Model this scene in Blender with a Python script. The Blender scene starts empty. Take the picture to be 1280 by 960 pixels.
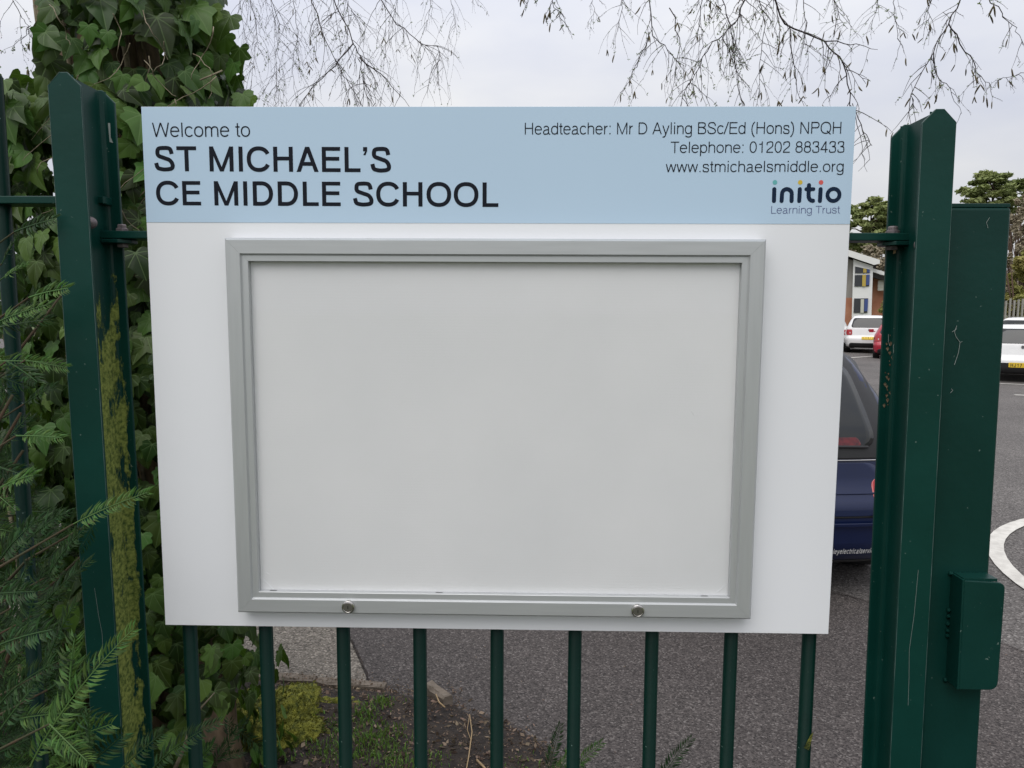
import bpy, math, random, os
from mathutils import Vector, Matrix, noise
random.seed(7)
R = math.radians
scn = bpy.context.scene
col = scn.collection

# ------------------------------------------------------------------ camera
F = 887.0 / 1280.0
cam_d = bpy.data.cameras.new('camera'); cam_d.sensor_width = 36; cam_d.lens = 36 * F
cam_d.clip_start = 0.05; cam_d.clip_end = 1500
cam = bpy.data.objects.new('camera', cam_d); col.objects.link(cam)
CAM = Vector((.0551, -1.2303, 1.6))
yaw, pit, rol = R(1.138), R(5.862), R(.287)
fwd = Vector((-math.sin(yaw) * math.cos(pit), math.cos(yaw) * math.cos(pit), -math.sin(pit)))
rt0 = Vector((math.cos(yaw), math.sin(yaw), 0)); up0 = rt0.cross(fwd)
rt = rt0 * math.cos(rol) + up0 * math.sin(rol); up = up0 * math.cos(rol) - rt0 * math.sin(rol)
M = Matrix((rt, up, -fwd)).transposed().to_4x4(); M.translation = CAM
cam.matrix_world = M
scn.camera = cam
scn.render.resolution_x, scn.render.resolution_y = 1024, 768

def ray(x, y): return fwd + rt * ((x - 640) / 887.0) + up * ((480 - y) / 887.0)
def at(x, y, Y): d = ray(x, y); return CAM + d * ((Y - CAM.y) / d.y)
def gnd(x, y, Z=0): d = ray(x, y); return CAM + d * ((Z - CAM.z) / d.z)
def proj(P):
    d = P - CAM; z = max(d.dot(fwd), .01)
    return 640 + 887 * d.dot(rt) / z, 480 - 887 * d.dot(up) / z, z

# ------------------------------------------------------------------ world, sun, exposure
SUN_EL, SUN_AZ = R(56), R(205)          # azimuth clockwise from +y: behind the camera, a little to its left
w = bpy.data.worlds.new('World'); scn.world = w; w.use_nodes = True
nt = w.node_tree; nt.nodes.clear()
def N(nt, t, **k):
    n = nt.nodes.new(t)
    for a, b in k.items():
        if a in n.inputs.keys() if isinstance(a, str) else False: n.inputs[a].default_value = b
        else: setattr(n, a, b)
    return n
L = nt.links.new
out = N(nt, 'ShaderNodeOutputWorld'); bg = N(nt, 'ShaderNodeBackground'); bg.inputs[1].default_value = .1
sky = N(nt, 'ShaderNodeTexSky', sky_type='NISHITA', sun_disc=False, sun_elevation=SUN_EL, sun_rotation=SUN_AZ)
sky.air_density = 1.5; sky.dust_density = 3
tc = N(nt, 'ShaderNodeTexCoord'); sp = N(nt, 'ShaderNodeSeparateXYZ'); L(tc.outputs['Generated'], sp.inputs[0])
mp = N(nt, 'ShaderNodeMapping'); mp.inputs['Scale'].default_value = (1.2, 1.2, 3.2); L(tc.outputs['Generated'], mp.inputs[0])
ns = N(nt, 'ShaderNodeTexNoise'); ns.inputs['Scale'].default_value = 1.7; ns.inputs['Detail'].default_value = 5; L(mp.outputs[0], ns.inputs[0])
cr = N(nt, 'ShaderNodeValToRGB'); L(ns.outputs[0], cr.inputs[0])
cr.color_ramp.elements[0].position = .36; cr.color_ramp.elements[0].color = (.82, .85, .97, 1)
cr.color_ramp.elements[1].position = .64; cr.color_ramp.elements[1].color = (1.07, 1.07, 1.085, 1)
el = N(nt, 'ShaderNodeMapRange'); L(sp.outputs[2], el.inputs[0])
el.inputs[1].default_value = 0; el.inputs[2].default_value = 1; el.inputs[3].default_value = 5.6; el.inputs[4].default_value = 14
ml = N(nt, 'ShaderNodeVectorMath', operation='SCALE'); L(cr.outputs[0], ml.inputs[0]); L(el.outputs[0], ml.inputs['Scale'])
mx = N(nt, 'ShaderNodeMix', data_type='RGBA'); mx.inputs[0].default_value = .93
L(sky.outputs[0], mx.inputs[6]); L(ml.outputs[0], mx.inputs[7]); L(mx.outputs[2], bg.inputs[0]); L(bg.outputs[0], out.inputs[0])
sd = bpy.data.lights.new('sun', 'SUN'); sd.energy = 1.4; sd.angle = R(50); sd.color = (1, .97, .93)
so = bpy.data.objects.new('sun', sd); col.objects.link(so)
sdir = Vector((math.sin(SUN_AZ) * math.cos(SUN_EL), math.cos(SUN_AZ) * math.cos(SUN_EL), math.sin(SUN_EL)))
so.rotation_euler = sdir.to_track_quat('Z', 'Y').to_euler()
scn.view_settings.view_transform = 'Standard'; scn.view_settings.look = 'None'
scn.view_settings.exposure = 0.13; scn.view_settings.gamma = 1
scn.cycles.max_bounces = 6; scn.cycles.transparent_max_bounces = 12

# ------------------------------------------------------------------ materials
def mat(name, c, rough=.6, metal=0, spec=.5, var=None, scale=10, detail=4, bump=0, bscale=None, coords='Object', trans=0, coat=0, stretch=None):
    m = bpy.data.materials.new(name); m.use_nodes = True; t = m.node_tree; b = t.nodes['Principled BSDF']
    b.inputs['Base Color'].default_value = (*c, 1); b.inputs['Roughness'].default_value = rough
    b.inputs['Metallic'].default_value = metal; b.inputs['Specular IOR Level'].default_value = spec
    b.inputs['Coat Weight'].default_value = coat
    tcn = t.nodes.new('ShaderNodeTexCoord'); src = tcn.outputs[coords]
    if stretch:
        mpn = t.nodes.new('ShaderNodeMapping'); mpn.inputs['Scale'].default_value = stretch; t.links.new(src, mpn.inputs[0]); src = mpn.outputs[0]
    if var:
        n = t.nodes.new('ShaderNodeTexNoise'); n.inputs['Scale'].default_value = scale; n.inputs['Detail'].default_value = detail
        t.links.new(src, n.inputs[0])
        r = t.nodes.new('ShaderNodeValToRGB'); t.links.new(n.outputs[0], r.inputs[0])
        r.color_ramp.elements[0].position = .35; r.color_ramp.elements[0].color = (*c, 1)
        r.color_ramp.elements[1].position = .65; r.color_ramp.elements[1].color = (*var, 1)
        t.links.new(r.outputs[0], b.inputs['Base Color'])
    if bump:
        n2 = t.nodes.new('ShaderNodeTexNoise'); n2.inputs['Scale'].default_value = bscale or scale; n2.inputs['Detail'].default_value = 4
        t.links.new(src, n2.inputs[0])
        bp = t.nodes.new('ShaderNodeBump'); bp.inputs['Strength'].default_value = 1; bp.inputs['Distance'].default_value = bump
        t.links.new(n2.outputs[0], bp.inputs['Height']); t.links.new(bp.outputs[0], b.inputs['Normal'])
    if trans:
        o = t.nodes['Material Output']; tr = t.nodes.new('ShaderNodeBsdfTranslucent'); mxs = t.nodes.new('ShaderNodeMixShader')
        cc = Vector(c) * 1.6; tr.inputs[0].default_value = (cc.x, cc.y * 1.1, cc.z * .6, 1); mxs.inputs[0].default_value = trans
        t.links.new(b.outputs[0], mxs.inputs[1]); t.links.new(tr.outputs[0], mxs.inputs[2]); t.links.new(mxs.outputs[0], o.inputs[0])
    return m

def glass_mat(name, tint=(1, 1, 1), refl=1.0, alpha=1.0):
    m = bpy.data.materials.new(name); m.use_nodes = True; t = m.node_tree; t.nodes.remove(t.nodes['Principled BSDF'])
    o = t.nodes['Material Output']; a = t.nodes.new('ShaderNodeBsdfTransparent'); a.inputs[0].default_value = (*tint, 1)
    g = t.nodes.new('ShaderNodeBsdfGlossy'); g.inputs['Roughness'].default_value = .04
    fr = t.nodes.new('ShaderNodeFresnel'); fr.inputs[0].default_value = 1.45
    mxs = t.nodes.new('ShaderNodeMixShader'); ge = t.nodes.new('ShaderNodeNewGeometry'); iv = t.nodes.new('ShaderNodeMath'); iv.operation = 'SUBTRACT'; iv.inputs[0].default_value = 1; t.links.new(ge.outputs['Backfacing'], iv.inputs[1]); mu = t.nodes.new('ShaderNodeMath'); mu.operation = 'MULTIPLY'; t.links.new(iv.outputs[0], mu.inputs[0]); t.links.new(fr.outputs[0], mu.inputs[1])
    t.links.new(mu.outputs[0], mxs.inputs[0]); t.links.new(a.outputs[0], mxs.inputs[1]); t.links.new(g.outputs[0], mxs.inputs[2])
    t.links.new(mxs.outputs[0], o.inputs[0]); return m

def green_paint(name, c, c2, moss=None, axis=1, spec=.2):
    m = mat(name, c, rough=.36, spec=spec, var=c2, scale=9, bump=.0004, bscale=60)
    t = m.node_tree; b = t.nodes['Principled BSDF']; base = b.inputs['Base Color'].links[0].from_socket
    tcn = [n for n in t.nodes if n.type == 'TEX_COORD'][0]
    # small pale chips and dust specks in the paint
    v = t.nodes.new('ShaderNodeTexNoise'); v.inputs['Scale'].default_value = 130; v.inputs['Detail'].default_value = 2; t.links.new(tcn.outputs['Object'], v.inputs[0])
    r = t.nodes.new('ShaderNodeValToRGB'); r.color_ramp.elements[0].position = .735; r.color_ramp.elements[1].position = .77; t.links.new(v.outputs[0], r.inputs[0])
    mx = t.nodes.new('ShaderNodeMix'); mx.data_type = 'RGBA'; t.links.new(r.outputs[0], mx.inputs[0]); t.links.new(base, mx.inputs[6]); mx.inputs[7].default_value = (.10, .15, .13, 1)
    last = mx.outputs[2]
    if moss:   # algae crust growing on the lower web of the post: noise broken stain with a ragged top
        x0, x1, z0, z1 = moss
        s = t.nodes.new('ShaderNodeSeparateXYZ'); t.links.new(tcn.outputs['Object'], s.inputs[0])
        def mr(sock, a, bb, c0, d0):
            q = t.nodes.new('ShaderNodeMapRange'); t.links.new(sock, q.inputs[0])
            for i, vv in enumerate((a, bb, c0, d0)): q.inputs[i + 1].default_value = vv
            return q.outputs[0]
        def mth(op, a, bb):
            q = t.nodes.new('ShaderNodeMath'); q.operation = op
            for i, vv in enumerate((a, bb)):
                if isinstance(vv, (int, float)): q.inputs[i].default_value = vv
                else: t.links.new(vv, q.inputs[i])
            return q.outputs[0]
        zz = mr(s.outputs[2], z1, z0, -.25, 1.1)
        yy = mr(s.outputs[axis], x1, x0, -.2, 1.2)
        mpn = t.nodes.new('ShaderNodeMapping'); mpn.inputs['Scale'].default_value = (1, 1, .35); t.links.new(tcn.outputs['Object'], mpn.inputs[0])
        n = t.nodes.new('ShaderNodeTexNoise'); n.inputs['Scale'].default_value = 32; n.inputs['Detail'].default_value = 9; n.inputs['Roughness'].default_value = .7; t.links.new(mpn.outputs[0], n.inputs[0])
        k = mth('ADD', mth('MULTIPLY', mth('MINIMUM', zz, yy), 1.0), mth('MULTIPLY', mth('SUBTRACT', n.outputs[0], .53), 4.2))
        fac = mr(k, .42, .62, 0, 1)
        mr_m = mth('MULTIPLY', fac, mr(s.outputs[0], -.002, .0015, 0, 1))
        lowm = mr(s.outputs[1], -.045, -.040, 0, 1); mr_m = mth('MULTIPLY', mr_m, lowm)
        n3 = t.nodes.new('ShaderNodeTexNoise'); n3.inputs['Scale'].default_value = 160; n3.inputs['Detail'].default_value = 3; t.links.new(tcn.outputs['Object'], n3.inputs[0])
        r3 = t.nodes.new('ShaderNodeValToRGB'); t.links.new(n3.outputs[0], r3.inputs[0])
        r3.color_ramp.elements[0].position = .3; r3.color_ramp.elements[0].color = (.05, .085, .02, 1)
        r3.color_ramp.elements[1].position = .65; r3.color_ramp.elements[1].color = (.25, .29, .07, 1)
        m2 = t.nodes.new('ShaderNodeMix'); m2.data_type = 'RGBA'; t.links.new(mr_m, m2.inputs[0]); t.links.new(last, m2.inputs[6]); t.links.new(r3.outputs[0], m2.inputs[7]); last = m2.outputs[2]
        t.links.new(mr(mr_m, 0, 1, .34, .95), b.inputs['Roughness'])
        bp = [q for q in t.nodes if q.type == 'BUMP'][0]
        t.links.new(mth('ADD', mth('MULTIPLY', mr_m, n3.outputs[0]), 0), bp.inputs['Height']); bp.inputs['Distance'].default_value = .0015
    t.links.new(last, b.inputs['Base Color'])
    return m

G1, G2 = (.0030, .035, .027), (.0040, .042, .033)
M = {}
M['green'] = green_paint('green_paint', G1, G2)
M['green_moss'] = green_paint('green_paint_with_algae', G1, G2, moss=(.012, .072, 1.52, 1.71))
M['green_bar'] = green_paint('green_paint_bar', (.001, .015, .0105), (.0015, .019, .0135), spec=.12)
M['green_moss2'] = green_paint('green_paint_with_algae_fringe', G1, G2, moss=(.003, .027, 1.36, 1.64), axis=0)
M['green_gate'] = green_paint('dark_green_paint', (.003, .030, .024), (.004, .036, .029))
M['bolt'] = mat('weathered_steel', (.16, .14, .15), rough=.55, metal=.6, var=(.24, .2, .2), scale=120, bump=.0008)
M['rust'] = mat('rust_streaks', (.10, .05, .025), rough=.9, var=(.2, .16, .1), scale=200)
M['web_thread'] = mat('cobweb_thread', (.30, .34, .32), rough=.8)
M['white_panel'] = mat('white_composite_panel', (.80, .81, .835), rough=.4, spec=.35, var=(.785, .795, .82), scale=3)
M['band'] = mat('pale_blue_vinyl', (.47, .615, .76), rough=.4, spec=.35, var=(.48, .625, .77), scale=2)
M['ink'] = mat('navy_black_ink', (.006, .008, .015), rough=.6, spec=.15)
M['ink_navy'] = mat('navy_ink', (.006, .018, .045), rough=.6, spec=.15)
M['ink_grey'] = mat('slate_blue_ink', (.09, .11, .24), rough=.4)
M['teal'] = mat('teal_ink', (.12, .42, .42), rough=.4); M['yellow'] = mat('yellow_ink', (.62, .45, .04), rough=.4); M['coral'] = mat('coral_ink', (.65, .10, .09), rough=.4)
M['alu'] = mat('anodised_aluminium', (.47, .485, .49), rough=.42, metal=.45, var=(.50, .515, .52), scale=30, stretch=(.3, 4, 4))
M['aluv'] = mat('anodised_aluminium_upright', (.47, .485, .49), rough=.42, metal=.45, var=(.50, .515, .52), scale=30, stretch=(4, 4, .3))
M['chrome'] = mat('chrome', (.62, .6, .58), rough=.12, metal=1)
M['plug'] = mat('lock_plug_steel', (.30, .28, .27), rough=.35, metal=.9)
M['edge_glint'] = mat('edge_highlight_paint', (.012, .06, .05), rough=.5, var=(.10, .15, .14), scale=22)  # lighter mottled green that paints the highlight on the flange edges
M['dark'] = mat('black_plastic', (.01, .01, .011), rough=.5, var=(.014, .014, .015), scale=40)
M['glazing'] = glass_mat('clear_glazing')
# fluted plastic sheet
m = mat('fluted_plastic_sheet', (.66, .66, .665), rough=.45); t = m.node_tree; b = t.nodes['Principled BSDF']
tcn = [n for n in t.nodes if n.type == 'TEX_COORD'][0]
wv = t.nodes.new('ShaderNodeTexWave'); wv.bands_direction = 'Z'; wv.inputs['Scale'].default_value = 1 / .0052 / 2 * .628; wv.inputs['Distortion'].default_value = .25; wv.inputs['Detail Scale'].default_value = 1
t.links.new(tcn.outputs['Object'], wv.inputs[0])
bp = t.nodes.new('ShaderNodeBump'); bp.inputs['Distance'].default_value = .00003; t.links.new(wv.outputs[0], bp.inputs['Height']); t.links.new(bp.outputs[0], b.inputs['Normal'])
nn = t.nodes.new('ShaderNodeTexNoise'); nn.inputs['Scale'].default_value = 3.5; nn.inputs['Detail'].default_value = 6; t.links.new(tcn.outputs['Object'], nn.inputs[0])
rr = t.nodes.new('ShaderNodeValToRGB'); t.links.new(nn.outputs[0], rr.inputs[0])
rr.color_ramp.elements[0].position = .3; rr.color_ramp.elements[0].color = (.70, .705, .712, 1); rr.color_ramp.elements[1].position = .7; rr.color_ramp.elements[1].color = (.755, .755, .76, 1)
t.links.new(rr.outputs[0], b.inputs['Base Color'])
M['flute'] = m

def leaf_mat(name, c, vein, rough=.35, nveins=1, var=.35, spec=.5):
    """leaf with a palmate vein print; UV = leaf's own flat coordinates"""
    m = bpy.data.materials.new(name); m.use_nodes = True; t = m.node_tree; b = t.nodes['Principled BSDF']; o = t.nodes['Material Output']
    uv = t.nodes.new('ShaderNodeUVMap'); uv.uv_map = 'leaf'; s = t.nodes.new('ShaderNodeSeparateXYZ'); t.links.new(uv.outputs[0], s.inputs[0])
    def mth(op, a, bb=0):
        q = t.nodes.new('ShaderNodeMath'); q.operation = op
        for i, vv in enumerate((a, bb)):
            if isinstance(vv, (int, float)): q.inputs[i].default_value = vv
            else: t.links.new(vv, q.inputs[i])
        return q.outputs[0]
    ang = mth('ARCTAN2', s.outputs[0], s.outputs[1]); rad = mth('SQRT', mth('ADD', mth('POWER', s.outputs[0], 2), mth('POWER', s.outputs[1], 2)))
    k = mth('ABSOLUTE', mth('SINE', mth('MULTIPLY', ang, math.pi / R(42))))
    d = mth('MULTIPLY', k, rad)                       # ~ distance to the nearest of five main veins
    q = t.nodes.new('ShaderNodeMapRange'); t.links.new(d, q.inputs[0])
    for i, vv in enumerate((.0, .085, 1, 0)): q.inputs[i + 1].default_value = vv
    info = t.nodes.new('ShaderNodeObjectInfo'); geo = t.nodes.new('ShaderNodeNewGeometry')
    rnd = mth('FRACT', mth('ADD', geo.outputs['Random Per Island'], info.outputs['Random']))
    hsv = t.nodes.new('ShaderNodeHueSaturation'); hsv.inputs['Color'].default_value = (*c, 1)
    h = t.nodes.new('ShaderNodeMapRange'); t.links.new(rnd, h.inputs[0]); h.inputs[3].default_value = .462; h.inputs[4].default_value = .512; t.links.new(h.outputs[0], hsv.inputs['Hue'])
    v = t.nodes.new('ShaderNodeMapRange'); t.links.new(mth('POWER', mth('FRACT', mth('MULTIPLY', rnd, 7.31)), 1.5), v.inputs[0]); v.inputs[3].default_value = 1 - var; v.inputs[4].default_value = 1 + var * 2.1; t.links.new(v.outputs[0], hsv.inputs['Value'])
    mx = t.nodes.new('ShaderNodeMix'); mx.data_type = 'RGBA'; t.links.new(mth('MULTIPLY', q.outputs[0], .55), mx.inputs[0]); t.links.new(hsv.outputs[0], mx.inputs[6]); mx.inputs[7].default_value = (*vein, 1)
    t.links.new(mx.outputs[2], b.inputs['Base Color']); b.inputs['Roughness'].default_value = rough; b.inputs['Specular IOR Level'].default_value = spec
    bp = t.nodes.new('ShaderNodeBump'); bp.inputs['Distance'].default_value = .004; bp.inputs['Strength'].default_value = .7; t.links.new(mth('MINIMUM', d, .12), bp.inputs['Height']); t.links.new(bp.outputs[0], b.inputs['Normal'])
    tr = t.nodes.new('ShaderNodeBsdfTranslucent'); tr.inputs[0].default_value = (c[0] * 2.4, c[1] * 2.2, c[2], 1); ms = t.nodes.new('ShaderNodeMixShader'); ms.inputs[0].default_value = .22
    t.links.new(b.outputs[0], ms.inputs[1]); t.links.new(tr.outputs[0], ms.inputs[2]); t.links.new(ms.outputs[0], o.inputs[0])
    return m
M['ivy'] = leaf_mat('ivy_leaf', (.036, .080, .016), (.16, .25, .09), rough=.40, var=.68, spec=.24)
M['yew'] = leaf_mat('yew_needle', (.018, .050, .015), (.04, .10, .03), rough=.5, var=.5, spec=.28)
M['yew_light'] = leaf_mat('yew_needle_new_growth', (.055, .125, .030), (.09, .19, .05), rough=.5, var=.35, spec=.28)
M['grass'] = leaf_mat('grass_blade', (.075, .15, .030), (.10, .19, .05), rough=.6, spec=.25)
M['ivy_stem'] = mat('ivy_stem', (.13, .105, .065), rough=.9, var=(.26, .22, .15), scale=60, bump=.001)
M['yew_stem'] = mat('yew_stem', (.035, .04, .016), rough=.9, var=(.06, .035, .018), scale=30)
M['bark'] = mat('rough_bark', (.06, .042, .028), rough=.95, var=(.30, .21, .13), scale=14, bump=.02, bscale=16, stretch=(1, 1, .4))
M['birch_twig'] = mat('birch_twig', (.035, .026, .028), rough=.8, var=(.06, .045, .04), scale=30)
M['catkin'] = mat('birch_catkin', (.075, .055, .03), rough=.9, var=(.12, .10, .045), scale=90, bump=.002)
M['bud'] = mat('young_birch_leaf', (.10, .15, .03), rough=.6, trans=.2)

def mat_ground(name, c0, c1, speck, s1, bump):
    m = bpy.data.materials.new(name); m.use_nodes = True; t = m.node_tree; b = t.nodes['Principled BSDF']
    tcn = t.nodes.new('ShaderNodeTexCoord')
    v = t.nodes.new('ShaderNodeTexVoronoi'); v.inputs['Scale'].default_value = s1; t.links.new(tcn.outputs['Object'], v.inputs[0])
    sepc = t.nodes.new('ShaderNodeSeparateColor'); t.links.new(v.outputs['Color'], sepc.inputs[0])
    r = t.nodes.new('ShaderNodeValToRGB'); t.links.new(sepc.outputs[0], r.inputs[0]); e = r.color_ramp.elements
    e[0].position = 0; e[0].color = (*[x * .45 for x in c0], 1); e[1].position = 1; e[1].color = (*speck, 1)
    for p, c in ((.35, c0), (.8, c1), (.93, [x * 1.5 for x in c1])): q = e.new(p); q.color = (*c, 1)
    n = t.nodes.new('ShaderNodeTexNoise'); n.inputs['Scale'].default_value = .8; n.inputs['Detail'].default_value = 6; t.links.new(tcn.outputs['Object'], n.inputs[0])
    hs = t.nodes.new('ShaderNodeHueSaturation'); t.links.new(r.outputs[0], hs.inputs['Color'])
    mr = t.nodes.new('ShaderNodeMapRange'); t.links.new(n.outputs[0], mr.inputs[0]); mr.inputs[1].default_value = .3; mr.inputs[2].default_value = .7; mr.inputs[3].default_value = .82; mr.inputs[4].default_value = 1.18; t.links.new(mr.outputs[0], hs.inputs['Value'])
    t.links.new(hs.outputs[0], b.inputs['Base Color']); b.inputs['Roughness'].default_value = .85; b.inputs['Specular IOR Level'].default_value = .35
    bp = t.nodes.new('ShaderNodeBump'); bp.inputs['Distance'].default_value = bump; bp.inputs['Strength'].default_value = .8; t.links.new(v.outputs['Distance'], bp.inputs['Height']); t.links.new(bp.outputs[0], b.inputs['Normal'])
    return m
M['asphalt'] = mat_ground('old_asphalt', (.095, .086, .080), (.125, .115, .108), (.24, .225, .21), 110, .003)
M['asphalt_dark'] = mat_ground('newer_dark_asphalt', (.058, .050, .047), (.085, .074, .069), (.17, .155, .145), 150, .003)
M['asphalt_pale'] = mat_ground('pale_footway_asphalt', (.145, .127, .105), (.20, .178, .150), (.34, .30, .25), 130, .003)
M['line'] = mat('road_marking_paint', (.62, .60, .55), rough=.8, var=(.48, .46, .42), scale=12)
M['kerb'] = mat('concrete_edging', (.13, .105, .08), rough=.9, var=(.20, .165, .13), scale=25, bump=.004, bscale=80)
M['soil'] = mat('dark_soil', (.013, .010, .009), rough=1, var=(.040, .030, .023), scale=22, detail=8, bump=.012, bscale=60)
M['grassland'] = mat('rough_grass', (.05, .08, .02), rough=1, var=(.10, .11, .04), scale=.6)
M['moss'] = mat('yellow_green_moss', (.045, .06, .006), rough=1, var=(.27, .265, .035), scale=42, detail=8, bump=.01, bscale=160)
M['stone'] = mat('dark_mossy_stump', (.02, .017, .015), rough=1, var=(.06, .052, .045), scale=30, bump=.012, bscale=45)
M['litter'] = leaf_mat('dead_leaf_litter', (.12, .092, .066), (.17, .12, .085), rough=.95, var=.8, spec=.15)
M['straw'] = mat('dry_stalk', (.34, .24, .13), rough=.9)

# ------------------------------------------------------------------ mesh helpers
class MB:
    def __init__(s): s.v = []; s.f = []; s.uv = None; s.sm = False
    def add(s, vs, fs, uvs=None):
        o = len(s.v); s.v += [tuple(v) for v in vs]; s.f += [tuple(i + o for i in f) for f in fs]
        if uvs is not None:
            if s.uv is None: s.uv = []
            s.uv += uvs
        return s
    def box(s, x0, x1, y0, y1, z0, z1):
        v = [(x, y, z) for x in (x0, x1) for y in (y0, y1) for z in (z0, z1)]
        return s.add(v, [(0, 1, 3, 2), (4, 6, 7, 5), (0, 4, 5, 1), (2, 3, 7, 6), (0, 2, 6, 4), (1, 5, 7, 3)])
    def prism(s, pts, z0, z1, axis='z'):
        n = len(pts)
        def P(p, h): return {'z': (p[0], p[1], h), 'y': (p[0], h, p[1]), 'x': (h, p[0], p[1])}[axis]
        v = [P(p, z0) for p in pts] + [P(p, z1) for p in pts]
        return s.add(v, [tuple(range(n))[::-1], tuple(range(n, 2 * n))] + [(i, (i + 1) % n, n + (i + 1) % n, n + i) for i in range(n)])
    def tube(s, pts, rad, n=6, caps=True):
        pts = [Vector(p) for p in pts]; k = len(pts)
        if not isinstance(rad, (list, tuple)): rad = [rad] * k
        vs = []; ref = None
        for i, p in enumerate(pts):
            d = (pts[min(i + 1, k - 1)] - pts[max(i - 1, 0)])
            d = d.normalized() if d.length > 1e-9 else Vector((0, 0, 1))
            if ref is None: ref = d.orthogonal().normalized()
            a = (ref - d * ref.dot(d)); a = a.normalized() if a.length > 1e-6 else d.orthogonal().normalized(); ref = a; bb = d.cross(a)
            for j in range(n):
                t = 2 * math.pi * j / n; vs.append(p + (a * math.cos(t) + bb * math.sin(t)) * rad[i])
        fs = [(i * n + j, i * n + (j + 1) % n, (i + 1) * n + (j + 1) % n, (i + 1) * n + j) for i in range(k - 1) for j in range(n)]
        if caps: fs += [tuple(range(n))[::-1], tuple(range((k - 1) * n, k * n))]
        return s.add(vs, fs)
    def lathe(s, prof, c, axis='z', n=24):
        vs = []; m = len(prof)
        for r, h in prof:
            for j in range(n):
                t = 2 * math.pi * j / n; a, b = r * math.cos(t), r * math.sin(t)
                vs.append({'z': (c[0] + a, c[1] + b, c[2] + h), 'y': (c[0] + a, c[1] + h, c[2] + b), 'x': (c[0] + h, c[1] + a, c[2] + b)}[axis])
        return s.add(vs, [(i * n + j, i * n + (j + 1) % n, (i + 1) * n + (j + 1) % n, (i + 1) * n + j) for i in range(m - 1) for j in range(n)] + [tuple(range(n)), tuple(range((m - 1) * n, m * n))])
    def mesh(s, name, m, smooth=False):
        me = bpy.data.meshes.new(name); me.from_pydata(s.v, [], s.f)
        if s.uv is not None:
            ul = me.uv_layers.new(name='leaf'); import itertools
            idx = [0] * len(me.loops); me.loops.foreach_get('vertex_index', idx)
            ul.data.foreach_set('uv', list(itertools.chain.from_iterable(s.uv[i] for i in idx)))
        for q in (m if isinstance(m, (list, tuple)) else [m]): me.materials.append(q)
        if smooth: me.polygons.foreach_set('use_smooth', [True] * len(me.polygons))
        me.update(); return me
    def build(s, name, m, parent=None, smooth=False):
        return link(name, s.mesh(name, m, smooth), parent)
def link(name, me, parent=None, loc=None):
    o = bpy.data.objects.new(name, me); col.objects.link(o)
    if parent: o.parent = parent
    if loc is not None: o.location = loc
    return o
def tag(o, label=None, cat=None, group=None, kind=None):
    for k, v in (('label', label), ('category', cat), ('group', group), ('kind', kind)):
        if v: o[k] = v
    return o
def empty(name, loc=(0, 0, 0), label=None, cat=None, group=None):
    o = bpy.data.objects.new(name, None); o.empty_display_size = .1; col.objects.link(o); o.location = loc
    return tag(o, label, cat, group)
def bevel(o, w=.001, seg=2, ang=40):
    m = o.modifiers.new('bevel', 'BEVEL'); m.width = w; m.segments = seg; m.limit_method = 'ANGLE'; m.angle_limit = R(ang); m.harden_normals = False
    return o
def recalc(o):
    import bmesh
    bm = bmesh.new(); bm.from_mesh(o.data); bmesh.ops.recalc_face_normals(bm, faces=bm.faces); bm.to_mesh(o.data); bm.free(); return o

# ------------------------------------------------------------------ ground
def poly_sheet(name, pts, z, m, label=None):
    mb = MB(); mb.add([(p[0], p[1], z) for p in pts], [tuple(range(len(pts)))])
    o = mb.build(name, m); tag(o, label, None, None, 'structure'); return o
poly_sheet('ground', [(-600, -600), (600, -600), (600, 600), (-600, 600)], -.012, M['grassland'])
poly_sheet('car_park', [(-40, .2), (45, .2), (45, 39), (-40, 39)], 0, M['asphalt'])
P = lambda x, y: tuple(gnd(x, y)[:2])
dark_poly = [(-.60, 1.4), P(459, 848), P(439, 802), P(425, 785), (-1.02, 2.75), (-.6, 3.1), (1.4, 3.05), P(1042, 741), P(1090, 754), P(1248, 803), P(1280, 816), (4.2, 1.6), (6, 1.2), (6, .35), (-.6, .35)]
poly_sheet('dark_asphalt_patch', dark_poly, .004, M['asphalt_dark'])
pale_poly = [(-6, 1.6), (-1.2, 1.66), P(459, 848), P(439, 802), P(425, 785), (-1.02, 2.75), (-1.3, 3.3), (-6, 3.6)]
poly_sheet('pale_footway', [(-6, 1.55), (-.62, 1.55)] + [(p[0] - .003, p[1]) for p in pale_poly[2:]], .004, M['asphalt_pale'])
# ragged tar joint between the two surfaces
mb = MB(); pts = [P(461, 852), P(459, 846), P(450, 824), P(439, 802), P(430, 790), P(425, 785), (-1.02, 2.75)]
for a, b2 in zip(pts[:-1], pts[1:]):
    a, b2 = Vector((*a, 0)), Vector((*b2, 0)); d = (b2 - a).normalized(); n_ = Vector((-d.y, d.x, 0)); K = 8; prev = None
    for i in range(K + 1):
        c = a.lerp(b2, i / K); w1, w2 = random.uniform(.001, .008), random.uniform(.001, .009)
        cur = (c - n_ * w1 + Vector((0, 0, .008)), c + n_ * w2 + Vector((0, 0, .008)))
        if prev: mb.add([prev[0], prev[1], cur[1], cur[0]], [(0, 1, 2, 3)])
        prev = cur
tag(mb.build('tar_joint', M['soil']), kind='structure')
mb = MB(); pts = [P(1042, 741), P(1090, 754), P(1150, 772), P(1248, 803), P(1280, 816), (4.2, 1.6)]
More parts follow.
